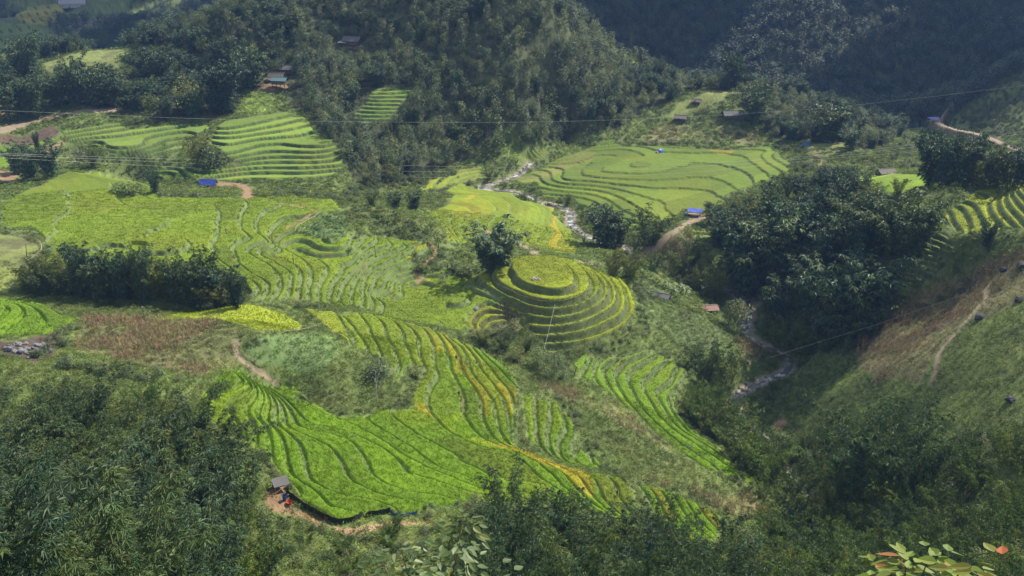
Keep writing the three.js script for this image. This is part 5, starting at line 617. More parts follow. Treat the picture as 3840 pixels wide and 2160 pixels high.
const WORD = { bn: 'dark bamboo', bl: 'green bamboo thicket', bm: 'dark bamboo', bg: 'pale bamboo thicket', tb: 'broadleaf tree', tp: 'slender tree', tf: 'dark forest tree', sh: 'shrub' }, ORD = ['nearest', 'second', 'third', 'fourth', 'fifth', 'sixth', 'seventh', 'eighth', 'ninth', 'tenth', 'eleventh', 'twelfth', ...['thir', 'four', 'fif', 'six', 'seven', 'eigh', 'nine'].map((q) => q + 'teenth'), 'twentieth', ...['first', 'second', 'third', 'fourth', 'fifth', 'sixth', 'seventh', 'eighth', 'ninth'].map((q) => 'twenty-' + q), 'thirtieth', ...['first', 'second', 'third', 'fourth', 'fifth', 'sixth', 'seventh', 'eighth', 'ninth'].map((q) => 'thirty-' + q)];
function nameThem(list) {
  const bins = new Map();
  for (const p of list) { if (p.keep) continue; const [a, b] = toPicture({ x: p.x, y: p.y + p.s * 2, z: p.z }); let best = null, bd = 1e9; for (const m of marks) { const d = Math.hypot(a - m[1], (b - m[2]) * 1.3); if (d < bd) { bd = d; best = m; } } const dx = a - best[1], dy = b - best[2], rel = Math.abs(dx) > Math.abs(dy) * 1.2 ? (dx < 0 ? 'left of' : 'right of') : dy < 0 ? 'behind' : 'in front of', k = `${WORD[p.k]}|${rel}|${best[0]}`; if (!bins.has(k)) bins.set(k, []); bins.get(k).push([bd, p]); }
  for (const [k, l] of bins) { const [w, rel, m] = k.split('|'); l.sort((a, b) => a[0] - b[0]).forEach(([, p], i) => { if (i < ORD.length) { p.label = `${ORD[i]} ${w} ${rel} ${m}, counted outwards`; p.group = `${w}s ${rel} ${m}`; } else { p.label = `${w} far ${rel} ${m}, past the fortieth`; p.group = `${w}s ${rel} ${m}`; } }); }
}
// emit: the plants that show largest are things of their own, the rest are masses
{
  const groups = {}; for (const p of placedPlants) (groups[KNAME[p.k][0]] ??= []).push(p);
  const rest = new Map();
  for (const [name, list] of Object.entries(groups)) {
    list.sort((a, b) => (b.keep - a.keep) || b.seen - a.seen);
    nameThem(list.slice(0, 290));
    list.forEach((p, i) => {
      if (i < 290) {
        const V = KINDS[p.k][p.variant], o = new THREE.Group(); o.name = numbered(name); o.position.set(p.x, p.y, p.z); o.rotation.y = p.turn; o.scale.set(p.s * p.wide, p.s, p.s * p.wide);
        o.userData = { label: p.label, category: KNAME[p.k][1] }; if (p.group) o.userData.group = p.group;
        const bam = p.k[0] === 'b', a = new THREE.Mesh(V.wood, woodMat), b = new THREE.Mesh(V.foliage, leafMats[Math.floor(hash2(Math.round(p.x * 37), Math.round(p.z * 41)) * leafMats.length)]); a.name = bam ? 'culms' : p.k === 'sh' ? 'stems' : 'trunk'; b.name = bam || p.k === 'sh' ? 'foliage' : 'crown'; a.castShadow = b.castShadow = b.receiveShadow = true; o.add(a, b); scene.add(o);
      } else { const k = p.k + p.variant; if (!rest.has(k)) rest.set(k, []); rest.get(k).push(p); }
    });
    console.log(name, list.length);
  }
  const q = new THREE.Quaternion(), up = new THREE.Vector3(0, 1, 0), m = new THREE.Matrix4();
  for (const [k, list] of rest) {
    const V = KINDS[k.slice(0, 2)][+k.slice(2)], I = new THREE.InstancedMesh(mergeGeometries([V.wood, V.foliage]), leafMat, list.length);
    list.forEach((p, i) => I.setMatrixAt(i, m.compose(new THREE.Vector3(p.x, p.y, p.z), q.setFromAxisAngle(up, p.turn), new THREE.Vector3(p.s * p.wide, p.s, p.s * p.wide))));
    const tc = new THREE.Color(); list.forEach((p, i) => { const a = 0.75 + 0.6 * hash2(Math.round(p.x * 37), Math.round(p.z * 41)), w = 0.16 * (hash2(Math.round(p.x * 13), Math.round(p.z * 19)) - 0.4); I.setColorAt(i, tc.setRGB(a * (1 + w), a, a * (1 - w))); });
    I.name = numbered(k.slice(0, 2) === 'sh' ? 'shrubbery' : 'forest'); I.userData = { kind: 'stuff', label: k.slice(0, 2) === 'sh' ? 'mass of further shrubs on slopes and hedges' : 'mass of further trees in the woods' }; I.castShadow = I.receiveShadow = true; scene.add(I);
  }
}

// ---------------------------------------------------------------- crops and weeds (masses nobody could count)
{
  const blade = (seed, n, r, f) => { const R = rng(seed), M = new Mesh3(); for (let k = 0; k < n; k++) f(M, R, Math.sqrt(R()) * r, R() * 6.283); return M.geo(); };
  const grassPatch = (seed, n, r, h, w, lean, v) => blade(seed, n, r, (M, R, q, a) => { const b = R() * 6.283, l = lean * (0.4 + R()), dl = Math.hypot(1, l), c = 1 + (R() - 0.5) * v; M.leaf([Math.cos(a) * q, -0.1, Math.sin(a) * q], [Math.cos(b) * l / dl, 1 / dl, Math.sin(b) * l / dl], h * (0.7 + 0.6 * R()), w * (0.8 + 0.4 * R()), [Math.cos(b + 1.5), 0.2, Math.sin(b + 1.5)], [c, c * (1 + (R() - 0.5) * 0.12), c * 0.95]); });
  const weedPatch = (seed, n, r, h, L, W, v) => blade(seed, n, r, (M, R, q, a) => { const b = R() * 6.283, dy = -0.25 + R() * 0.9, dl = Math.hypot(1, dy), c = 1 + (R() - 0.5) * v, y = h * R() * (1 - 0.6 * q / r); M.leaf([Math.cos(a) * q, y, Math.sin(a) * q], [Math.cos(b) / dl, dy / dl, Math.sin(b) / dl], L * (0.7 + 0.6 * R()), W * (0.7 + 0.6 * R()), [R() - 0.5, 1, R() - 0.5], [c, c * (1 + (R() - 0.5) * 0.15), c * 0.9]); });
  const stalk = (seed) => { const R = rng(seed), M = new Mesh3(), h = 1.7 + 0.5 * R(), lx = (R() - 0.5) * 0.5, lz = (R() - 0.5) * 0.5, c = [0.33 + 0.1 * R(), 0.25 + 0.07 * R(), 0.155]; M.tube([[0, -0.2, 0], [lx * 0.4, h * 0.5, lz * 0.4], [lx, h, lz]], 0.035, 0.02, c, 3); for (let k = 0; k < 7; k++) { const t = 0.25 + 0.75 * R(), a = R() * 6.283, dy = -0.5 - 0.9 * R(), l = Math.hypot(1, dy); M.leaf([lx * t, h * t, lz * t], [Math.cos(a) / l, dy / l, Math.sin(a) / l], 0.55 + 0.35 * R(), 0.12, [0, 1, 0.2], c.map((q) => q * (0.7 + 0.6 * R()))); } return M.geo(); };
  const jobs = [
    { name: 'rice_plants', label: 'standing rice leaves in the paddies', geo: [grassPatch(1, 34, 0.62, 0.62, 0.055, 0.4, 0.5), grassPatch(2, 34, 0.62, 0.62, 0.055, 0.5, 0.5)], mat: cropMat, step: 0.72, far: 262, kinds: { rice: 1 }, tone: 1.25, dy: -0.22 },
    { name: 'rice_crop', label: 'standing rice leaves in the farther paddies', geo: [grassPatch(3, 26, 0.9, 0.6, 0.12, 0.5, 0.45)], mat: cropMat, step: 1.15, from: 258, far: 400, kinds: { rice: 1 }, tone: 1.2, dy: -0.25 },
    { name: 'weeds', label: 'low weeds and grass covering the slopes', geo: [weedPatch(4, 30, 0.9, 0.5, 0.5, 0.15, 0.6), weedPatch(5, 28, 1.0, 0.7, 0.42, 0.2, 0.6), grassPatch(6, 30, 0.8, 0.75, 0.07, 0.9, 0.5)], mat: cropMat, step: 1.25, far: 330, kinds: { scrub: 1, slope: 1, garden: 0.9, bean: 0.9, dry: 0.75, corn: 0.7, litgrass: 1, meadow: 0.25, soil: 0.12, clay: 0.22 }, tone: 1.35, vary: 0.5 },
    { name: 'weeds', label: 'rough growth on the farther slopes', geo: [weedPatch(7, 34, 1.8, 0.9, 0.9, 0.34, 0.6), weedPatch(8, 34, 1.6, 1.1, 0.8, 0.36, 0.6)], mat: cropMat, step: 2.3, from: 326, far: 640, kinds: { scrub: 0.9, slope: 0.9, garden: 0.9, litgrass: 0.9, dry: 0.7, corn: 0.6, floor: 0.6 }, tone: 1.35, vary: 0.5 },
    { name: 'bank_grass', label: 'grass growing on the terrace banks', geo: [grassPatch(9, 22, 0.45, 0.42, 0.07, 1.2, 0.5), weedPatch(10, 16, 0.5, 0.25, 0.32, 0.11, 0.5)], mat: cropMat, step: 0.8, far: 300, kinds: { bank: 0.7 }, tone: 1.02, vary: 0.35 },
    { name: 'corn_stalks', label: 'dry brown corn stalks left standing', geo: [stalk(11), stalk(12), stalk(13)], mat: strawMat, step: 0.8, far: 520, kinds: { corn: 0.8, dry: 0.6 }, own: true, clumpy: true },
  ];
  const m = new THREE.Matrix4(), q = new THREE.Quaternion(), e = new THREE.Euler(), col = new THREE.Color(), byKind = Object.fromEntries(Object.entries(KIND).map(([k, v]) => [v, k]));
  let seed = 900;
  for (const J of jobs) {
    const R = rng(++seed), put = J.geo.map(() => []);
    for (let z = -70; z > -640; z -= J.step) {
      const w = 0.6 * -z + 20; if (-z > J.far) break;
      for (let x = -w; x < w; x += J.step) {
        const X = x + (R() - 0.5) * J.step, Z = z + (R() - 0.5) * J.step, r = R(), far = Math.hypot(X, Z, 110); if (far > J.far || far < (J.from ?? 0)) continue;
        const [v] = cell(X, Z), sh = J.kinds[byKind[kindOf[v]]]; if (!sh || r > sh) continue;
        const y = ground(X, Z); if (!inPicture({ x: X, y, z: Z }, 0.06)) continue;
        if (J.clumpy && fbm(X * 0.12 + 5, Z * 0.12, 2) < -0.05 + 0.35 * (r - 0.4)) continue;
        put[Math.floor(R() * J.geo.length)].push([X, y + (J.dy ?? 0), Z, v, R(), R()]);
      }
    }
    put.forEach((list, g) => {
      if (!list.length) return;
      const I = new THREE.InstancedMesh(J.geo[g], J.mat, list.length);
      list.forEach(([x, y, z, v, a, b], i) => {
        const s = 0.8 + 0.45 * b; I.setMatrixAt(i, m.compose(new THREE.Vector3(x, y, z), q.setFromEuler(e.set(-gnor[v * 3 + 2] * 0.0, a * 6.283, 0)), new THREE.Vector3(s, s * (0.85 + 0.3 * a), s)));
        const k = J.own ? 0.8 + 0.45 * b : J.tone * (1 + (b - 0.5) * (J.vary ?? 0.16)), w = J.vary ? (a - 0.5) * 0.3 : 0; I.setColorAt(i, J.own ? col.setRGB(k, k, k) : col.setRGB(gcol[v * 3] * k * (1 + w), gcol[v * 3 + 1] * k, gcol[v * 3 + 2] * k * (1 - w)));
      });
      I.name = numbered(J.name); I.userData = { kind: 'stuff', label: J.label }; I.castShadow = I.receiveShadow = true; scene.add(I); console.log(J.name, list.length);
    });
  }
}

// ---------------------------------------------------------------- things people built and left
function thing(name, label, category, p, turn = 0, group) { const o = new THREE.Group(); o.name = numbered(name); o.position.copy(p); o.rotation.y = turn; o.userData = { label, category }; if (group) o.userData.group = group; scene.add(o); return o; }
function part(name, geo, mat, parent) { const m = new THREE.Mesh(geo, mat); m.name = name; m.castShadow = m.receiveShadow = true; parent.add(m); return m; }
const box = (w, h, d, x = 0, y = 0, z = 0, ry = 0, rx = 0, rz = 0) => { const g = new THREE.BoxGeometry(w, h, d); if (rx) g.rotateX(rx); if (rz) g.rotateZ(rz); if (ry) g.rotateY(ry); g.translate(x, y, z); return g; };
const rod = (a, b, r0, r1 = r0, s = 6) => { const A = new THREE.Vector3(...a), B = new THREE.Vector3(...b), g = new THREE.CylinderGeometry(r1, r0, A.distanceTo(B), s); g.applyQuaternion(new THREE.Quaternion().setFromUnitVectors(new THREE.Vector3(0, 1, 0), B.clone().sub(A).normalize())); g.translate((A.x + B.x) / 2, (A.y + B.y) / 2, (A.z + B.z) / 2); return g; };
function speckle(a, b, seed, sx = 1, sy = 1, n = 128) { // two colours mixed by grain, for boards, sheets and thatch
  const d = new Uint8Array(n * n * 4), R = rng(seed);
  for (let j = 0; j < n; j++) for (let i = 0; i < n; i++) { const t = Math.min(1, Math.max(0, 0.5 + 0.9 * fbm(i / n * 16 * sx + seed, j / n * 16 * sy, 3) + 0.25 * (R() - 0.5))), o = (j * n + i) * 4; for (let k = 0; k < 3; k++) d[o + k] = 255 * Math.pow(mix(a[k], b[k], t), 1 / 2.2); d[o + 3] = 255; }
  const t = new THREE.DataTexture(d, n, n); t.colorSpace = THREE.SRGBColorSpace; t.wrapS = t.wrapT = THREE.RepeatWrapping; t.magFilter = THREE.LinearFilter; t.needsUpdate = true; return t;
}
const tex = (a, b, seed, sx, sy, rough = 0.85, o = {}) => new THREE.MeshStandardMaterial({ map: speckle(a, b, seed, sx, sy), roughness: rough, ...o });
const M = {
  slate: tex([0.10, 0.10, 0.115], [0.19, 0.185, 0.19], 1, 0.6, 3), thatch: tex([0.12, 0.105, 0.085], [0.26, 0.235, 0.2], 2, 3, 0.4), board: tex([0.075, 0.055, 0.04], [0.16, 0.12, 0.085], 3, 3, 0.3), teal: tex([0.10, 0.19, 0.20], [0.17, 0.28, 0.29], 4, 2, 0.3, 0.5), tin: tex([0.27, 0.28, 0.30], [0.42, 0.42, 0.43], 5, 3, 0.3, 0.45), pink: tex([0.26, 0.15, 0.13], [0.38, 0.24, 0.21], 6, 2, 2),
  blue: new THREE.MeshStandardMaterial({ map: speckle([0.02, 0.045, 0.42], [0.07, 0.13, 0.62], 7, 1, 1), roughness: 0.5, side: THREE.DoubleSide }), sky: new THREE.MeshStandardMaterial({ map: speckle([0.03, 0.13, 0.42], [0.08, 0.24, 0.6], 8, 1, 1), roughness: 0.5, side: THREE.DoubleSide }), white: tex([0.5, 0.5, 0.5], [0.68, 0.68, 0.66], 9, 1, 1, 0.6, { side: THREE.DoubleSide }),
  pole: tex([0.05, 0.042, 0.035], [0.12, 0.1, 0.085], 10, 2, 0.5), cane: tex([0.34, 0.29, 0.19], [0.5, 0.44, 0.31], 11, 1, 3), wire: std(lin(0.55, 0.54, 0.52), 0.5), dark: std(lin(0.03, 0.03, 0.032), 0.5), net: tex([0.012, 0.02, 0.018], [0.035, 0.05, 0.045], 12, 3, 3, 0.8, { side: THREE.DoubleSide }), orange: std(lin(0.55, 0.16, 0.03), 0.6), red: std(lin(0.5, 0.03, 0.015), 0.4), drum: std(lin(0.02, 0.06, 0.4), 0.4), concrete: tex([0.42, 0.41, 0.39], [0.6, 0.59, 0.56], 13, 1, 2), glass: std(lin(0.03, 0.035, 0.04), 0.2),
  rock: tex([0.10, 0.105, 0.12], [0.27, 0.275, 0.29], 14, 1, 1), darkrock: tex([0.025, 0.027, 0.032], [0.07, 0.072, 0.08], 15, 1, 1), stone: tex([0.24, 0.2, 0.155], [0.42, 0.37, 0.3], 16, 1, 1),
};
function sheet(w, d, sag, nx = 8, nz = 5, wav = 0.05, seed = 1, thick = 0.02) { // a sagging, slightly wavy sheet
  const g = new THREE.BoxGeometry(w, thick, d, nx, 1, nz), p = g.attributes.position;
  for (let i = 0; i < p.count; i++) { const x = p.getX(i) / w * 2, z = p.getZ(i) / d * 2; p.setY(i, p.getY(i) - sag * (1 - x * x) * (1 - z * z * 0.5) + wav * fbm(x * 3 + seed, z * 3, 2)); } g.computeVertexNormals(); return g;
}
function corrugated(w, d, seed, mat, name, parent, pitchX, x, y, z) { const n = Math.max(3, Math.round(w / 0.9)); for (let i = 0; i < n; i++) { const b = box(w / n - 0.02, 0.05, d); b.rotateX(pitchX); b.translate(x - w / 2 + (i + 0.5) * w / n, y + 0.012 * (i % 2), z); part(name, b, mat, parent); } }
function house(label, p, turn, w, d, hw, hr, roofMat, wallMat, { stilts = 0, porch = false, name = 'farmhouse', cat = 'house' } = {}) {
  const o = thing(name, label, cat, p, turn), y0 = stilts;
  if (stilts) { for (const sx of [-1, -0.33, 0.33, 1]) for (const sz of [-1, 1]) part('post', rod([sx * (w / 2 - 0.2), -0.8, sz * (d / 2 - 0.2)], [sx * (w / 2 - 0.2), stilts, sz * (d / 2 - 0.2)], 0.12), M.pole, o); part('deck', box(w + 0.9, 0.14, d + 1.3, 0, stilts + 0.07, 0.4), M.board, o); for (const yy of [0.5, 1]) part('rail', box(w + 0.7, 0.07, 0.07, 0, stilts + yy, d / 2 + 0.95), M.cane, o); }
  const wall = part('wall', box(w, hw + 0.3, d, 0, y0 + hw / 2, 0), wallMat, o); void wall;
  const gable = new THREE.Shape([new THREE.Vector2(-d / 2, 0), new THREE.Vector2(d / 2, 0), new THREE.Vector2(0, hr * 0.92)]);
  for (const s of [-1, 1]) { const g = new THREE.ExtrudeGeometry(gable, { depth: 0.1, bevelEnabled: false }); g.rotateY(Math.PI / 2); g.translate(s * (w / 2 - 0.06) - 0.05, y0 + hw + 0.15, 0); part('gable', g, wallMat, o); }
  const over = 0.55, half = d / 2 + over, len = Math.hypot(half, hr * half / (d / 2)), ang = Math.atan2(hr, d / 2);
  for (const s of [-1, 1]) { const r = new THREE.Group(); r.name = 'roof'; r.position.set(0, y0 + hw + 0.2 + hr - Math.sin(ang) * len / 2, s * Math.cos(ang) * len / 2); o.add(r); corrugated(w + 1.2, len, 3, roofMat, 'roof_sheet', r, s * ang, 0, 0, 0); }
  part('ridge', box(w + 1.25, 0.14, 0.34, 0, y0 + hw + 0.25 + hr, 0), roofMat, o);
  part('door', box(0.95, 1.9, 0.08, -w * 0.12, y0 + 0.95, d / 2 + 0.05), M.pole, o);
  for (const x of [-0.36, 0.16, 0.36]) { const f = part('window', box(0.8, 0.75, 0.06, x * w, y0 + hw * 0.58, d / 2 + 0.04), M.board, o); part('pane', box(0.62, 0.57, 0.03, x * w, y0 + hw * 0.58, d / 2 + 0.075), M.glass, f); }
  if (porch) { part('porch_roof', sheet(w * 0.6, 2.2, 0.05, 8, 3, 0.03, 4, 0.05).rotateX(0.16).translate(-w * 0.32, y0 + hw - 0.25, d / 2 + 1.2), M.tin, o); for (const x of [-0.6, -0.05]) part('post', rod([x * w, -0.5, d / 2 + 2.1], [x * w, y0 + hw - 0.45, d / 2 + 2.1], 0.06), M.pole, o); }
  return o;
}
const down = (p, d) => { const q = p.clone(); q.y -= d; return q; };
house('dark slate roofed house in a clay yard high in the forest', spot('2', 105, 330), -0.35, 10, 6, 2.3, 2.1, M.slate, M.board);
{ const p = spot('2', 28, 338), o = thing('shed', 'small shed with a white sheet roof beside the slate house', 'shed', p, -0.2); part('roof', sheet(4.6, 3.2, 0.1, 6, 4, 0.08, 3, 0.05).rotateX(0.2).translate(0, 2, 0), M.white, o); for (const x of [-2, 2]) for (const z of [-1.3, 1.3]) part('post', rod([x, -0.4, z], [x, 2.05 - z * 0.2, z], 0.07), M.pole, o); part('wall', box(4, 1.5, 0.08, 0, 0.75, -1.2), M.board, o); }
house('stilt house with a teal roof and open deck', spot('1', 2085, 655), -0.2, 7.5, 4.6, 1.9, 1.3, M.teal, M.board, { stilts: 2.4, name: 'stilt_house' });
house('brown thatched house behind the teal roof', spot('1', 2060, 600), -0.2, 8, 5.4, 2.0, 2.3, M.thatch, M.board);
house('grey roofed house half hidden behind the thatched house', spot('1', 2130, 540), -0.15, 8.5, 5, 2.2, 1.7, M.slate, M.board);
house('low thatched shed left of the stilt house', spot('1', 2000, 610), -0.1, 4, 3, 1.5, 0.9, M.thatch, M.board, { name: 'shed', cat: 'shed' });
house('weathered plank hut on the knoll', spot('F', 400, 185), -0.35, 6.6, 4.4, 1.6, 1.4, M.thatch, M.board, { name: 'hut', cat: 'hut' });
house('small grey hut on the knoll meadow', spot('3', 140, 768), -0.3, 4.6, 3.4, 1.3, 1.2, M.thatch, M.board, { name: 'hut', cat: 'hut' });
house('low grey roofed house under the knoll trees', spot('F', 1100, 150), 0.1, 11, 6, 2.0, 2.0, M.slate, M.board);
house('pale roof peeking over the vivid lime field', down(spot('3', 1545, 1296), 0.5), 0.25, 7, 5, 1.6, 1.4, M.thatch, M.board);
house('grey roof between the bamboos before the lime field', spot('3', 1320, 1420), 0.2, 5, 4, 1.6, 1.2, M.slate, M.board);
house('dark low roof beside the banana plants', down(spot('5', 2395, 795), 1.2), -0.5, 6, 4, 1.4, 0.9, M.slate, M.board, { name: 'shed', cat: 'shed' });
house('pinkish tiled low roof above the dry stream bed', down(spot('6', 215, 892), 1.0), 0.15, 7, 4.2, 1.5, 0.9, M.pink, M.board, { name: 'shed', cat: 'shed' });
house('large grey roofed building in the distant side valley', spot('1', 545, 55), 0.3, 26, 14, 4, 4, M.tin, M.concrete, { name: 'valley_building', cat: 'building' });
house('small grey roofed building among distant trees', spot('1', 945, 150), -0.2, 16, 10, 4, 3, M.tin, M.concrete, { name: 'valley_building', cat: 'building' });
house('tiny pale roofed building behind the wooded ridge', spot('1', 1105, 203), 0.1, 10, 7, 3, 2.4, M.tin, M.concrete, { name: 'valley_building', cat: 'building' });
{ // blue ridge tent
  const p = spot('1', 1550, 1372), o = thing('tarp_tent', 'blue tarpaulin ridge tent on the rice spur', 'tent', p, -0.12), L = 7.2, a = 0.8;
  for (const s of [-1, 1]) part('tarp', sheet(L, 3.1, 0.06, 12, 6, 0.1, s + 5).rotateX(s * a).translate(0, 1.35, s * 1.06), M.blue, o);
  for (const x of [-1, 0, 1]) part('pole', rod([x * L * 0.47, -0.2, 0], [x * L * 0.47, 2.5, 0], 0.06), M.cane, o); part('ridge_pole', rod([-L / 2, 2.42, 0], [L / 2, 2.42, 0], 0.05), M.cane, o);
  for (const s of [-1, 1]) part('rail', rod([-L / 2, 0.12, s * 2.1], [L / 2, 0.12, s * 2.1], 0.05), M.cane, o);
}
function shelter(label, p, turn, w, d, h, sag) {
  const o = thing('tarp_shelter', label, 'shelter', p, turn);
  for (const x of [-1, 1]) for (const z of [-1, 1]) part('post', rod([x * w * 0.46, -0.5, z * d * 0.44], [x * w * 0.46, h, z * d * 0.44], 0.075), M.cane, o);
  part('tarp', sheet(w, d, sag, 12, 8, 0.16, 9).rotateX(0.12).translate(0, h + 0.08, 0), M.blue, o);
  for (let i = -2; i <= 2; i++) part('rafter', rod([i * w * 0.22, h - d * 0.05, -d * 0.48], [i * w * 0.22, h + d * 0.05 - 0.1, d * 0.48], 0.045), M.cane, o);
  for (const z of [-1, 1]) part('beam', rod([-w * 0.5, h - 0.08 - z * 0.12 * d * 0.44, z * d * 0.44], [w * 0.5, h - 0.08 - z * 0.12 * d * 0.44, z * d * 0.44], 0.06), M.cane, o);
  part('bench', box(w * 0.84, 0.1, d * 0.36, 0, 0.55, -d * 0.22), M.cane, o); for (const [x, z, ex, ez] of [[-1, -1, 1, -1], [-1, -1, -1, 1], [1, -1, 1, 1]]) for (const y of [0.45, 0.85]) part('rail', rod([x * w * 0.46, y, z * d * 0.44], [ex * w * 0.46, y, ez * d * 0.44], 0.04), M.cane, o);
  return o;
}
shelter('blue tarpaulin shelter on posts at the top of the dirt track', spot('6', 128, 198), -0.25, 6.4, 4.2, 2.5, 0.1);
shelter('blue tarpaulin shelter beside the far road', spot('3', 1900, 906), 0.2, 6.5, 4, 2.4, 0.12);
function heap(label, p, w, h, d, mat, seed) { const o = thing('tarpaulin', label, 'tarpaulin', p, rng(seed)() * 0.6), g = new THREE.SphereGeometry(1, 18, 9, 0, 6.2832, 0, 1.5); const q = g.attributes.position; for (let i = 0; i < q.count; i++) { const x = q.getX(i), y = q.getY(i), z = q.getZ(i), n = 1 + 0.25 * fbm(x * 2 + seed, z * 2 + y, 3); q.setXYZ(i, x * w / 2 * n, y * h * n - 0.15, z * d / 2 * n); } g.computeVertexNormals(); part('sheet', g, mat, o); for (let i = 0; i < 3; i++) part('pole', rod([(i - 1) * w * 0.36, -0.2, d * 0.3], [(i - 1) * w * 0.3, h * 1.12, -d * 0.1], 0.05), M.cane, o); return o; }
{ const t = heap('bright blue tarpaulin heap with an orange corner among the valley paddies', spot('E', 2275, 38), 5.5, 1.9, 3, M.sky, 3); part('flap', sheet(1.4, 1.1, 0.05).rotateX(0.7).translate(-2.1, 0.7, 0.9), M.orange, t); }
heap('blue tarpaulin heap at the edge of the dry meadow', spot('F', 2085, 518), 6, 1.9, 3.4, M.sky, 5);
heap('small blue tarpaulin beside the track shelter', spot('6', 68, 196), 2.4, 1.2, 1.8, M.sky, 6);

// poles and wires
function pole(label, c, x, y, x2, y2, mat = M.pole, arm = false) { const p = spot(c, x, y), k = mPerPx(p) * (c > '9' ? 0.2795 : 0.5046), h = Math.max(2.5, Math.abs(y - y2) * k * 1.08), o = thing('utility_pole', label, 'pole', p), dx = (x2 - x) * k; part('shaft', rod([0, -0.6, 0], [dx, h, 0], 0.13, 0.09, 8), mat, o); part('insulator', new THREE.SphereGeometry(0.12, 8, 6).translate(dx, h + 0.06, 0), M.white, o); if (arm) { part('crossarm', box(2.4, 0.14, 0.14, dx, h - 0.5, 0), mat, o); for (const s of [-1, 0, 1]) part('insulator', rod([dx + s * 1.05, h - 0.43, 0], [dx + s * 1.05, h - 0.1, 0], 0.06), M.white, o); } return new THREE.Vector3(p.x + dx, p.y + h, p.z); }
pole('dark pole in the rice above the bowl', 'B', 543, 372, 522, 225); pole('dark pole on the grassy saddle', 'B', 1383, 248, 1365, 105); pole('dark pole among the western strips', 'D', 1795, 970, 1793, 835); pole('short dark pole by the weedy gully', 'D', 890, 565, 887, 480); pole('dark pole at the spur edge', 'C', 1368, 290, 1373, 205); pole('pole inside the fenced pasture', '4', 196, 500, 210, 412); pole('leaning pole left of the bending strips', 'G', 325, 545, 360, 400); pole('pole on the sloping meadow', '1', 875, 452, 877, 400); pole('second pole on the sloping meadow', '1', 650, 522, 648, 480);
const hTop = pole('pale concrete pole on the clay bank across the valley', 'F', 2245, 870, 2268, 675, M.concrete, true); pole('leaning grey pole beside the concrete pole', 'F', 2170, 805, 2205, 725, M.concrete);
const along = (c, x, y, t) => { const d = sight(...px(c, x, y)), l = Math.hypot(...d); return new THREE.Vector3(d[0] * t / l, EYE + d[1] * t / l, d[2] * t / l); };
function wire(label, pts, r, mat = M.wire) { const cv = new THREE.CatmullRomCurve3(pts, false, 'centripetal'), g = new THREE.TubeGeometry(cv, 90, r, 4), o = thing('power_line', label, 'wire', pts[0]); g.translate(-pts[0].x, -pts[0].y, -pts[0].z); part('cable', g, mat, o); }
[[0, 1145, 1210, 1217, 1243, 1220, 1150, 975], [1, 1150, 1255, 1262, 1278, 1247, 1172, 990], [2, 1170, 1300, 1303, 1320, 1288, 1196, 1040]].forEach(([i, a, b, c, d, e, f, g]) => wire(`${['uppermost', 'middle', 'lowest'][i]} of the three pale power lines across the valley`, [along('1', -300, a - 14, 405), along('1', 1300, (a + b) / 2 + 6, 440), along('2', 0, c, 452), along('2', 1300, d, 455), along('3', 0, e, 462), hTop.clone().add(new THREE.Vector3((i - 1) * 1.05, -0.1 - i * 0.9, 0)), along('3', 1800, (f + g) / 2 + 6, 450), along('3', 2700, g - 12, 430)], 0.038));
wire('thin power line above the others along the woods', [along('1', -300, 808, 420), along('1', 1700, 888, 445), along('2', 1300, 908, 470), along('2', 2300, 880, 490), along('3', 1000, 810, 500), along('3', 1700, 740, 500), along('3', 2700, 620, 490)], 0.03);
wire('dark wire over the western rice field', [along('4', -300, 85, 300), along('D', 0, 222, 300), along('D', 1200, 240, 318), along('H', 600, 730, 345)], 0.028, M.dark); wire('second dark wire over the western rice field', [along('4', -300, 165, 285), along('D', 0, 345, 290), along('D', 1700, 372, 310), along('H', 900, 900, 330)], 0.028, M.dark);
wire('wire strung across the ravine on the right', [along('6', 700, 1245, 240), along('6', 1100, 1120, 240), along('6', 1460, 1010, 235), along('6', 2100, 790, 230)], 0.016);
wire('pale wire hanging down the front of the round hill', [along('A', 1218, 722, 291), along('A', 1160, 980, 281), along('A', 1076, 1310, 268)], 0.03);

// bamboo rails and fences
function fence(label, c, a, { posts = 2.2, h = 1.1, rails = [0.5, 1.0], r = 0.05, mat = M.cane } = {}) {
  const q = []; for (let i = 0; i < a.length; i += 2) q.push(spot(c, a[i], a[i + 1]));
  const cv = new THREE.CatmullRomCurve3(q, false, 'centripetal'), n = Math.max(2, Math.round(cv.getLength() / posts)), o = thing('bamboo_fence', label, 'fence', q[0]), at = []; for (let i = 0; i <= n; i++) { const p = cv.getPointAt(i / n); p.y = ground(p.x, p.z); at.push(p.sub(q[0])); }
  const R = rng(Math.round(Math.abs(q[0].x) * 10)); at.forEach((p) => part('post', rod([p.x, p.y - 0.4, p.z], [p.x + (R() - 0.5) * 0.15, p.y + h * (1 + 0.25 * R()), p.z], r * 1.1), mat, o));
  for (let i = 1; i < at.length; i++) for (const y of rails) part('rail', rod([at[i - 1].x, at[i - 1].y + y + (R() - 0.5) * 0.12, at[i - 1].z], [at[i].x, at[i].y + y + (R() - 0.5) * 0.12, at[i].z], r), mat, o);
}
fence('bamboo rail fence curving round the left pasture', '4', [-40, 318, 60, 325, 190, 360, 290, 398, 312, 450, 260, 510, 212, 548], { r: 0.07 });
fence('bamboo rail behind the vegetable garden', '4', [2115, 1076, 2200, 1060, 2290, 1045, 2362, 1025], { r: 0.07, rails: [0.7] });
fence('low fence on the rim of the vegetable garden', '4', [1790, 1222, 1850, 1270, 1910, 1300, 1955, 1325]);
fence('pale rail along the fenced plot in the western rice', 'D', [1812, 560, 1815, 505, 1900, 450, 2050, 365, 2130, 310, 2205, 272], { rails: [0.9], r: 0.06, mat: M.white });
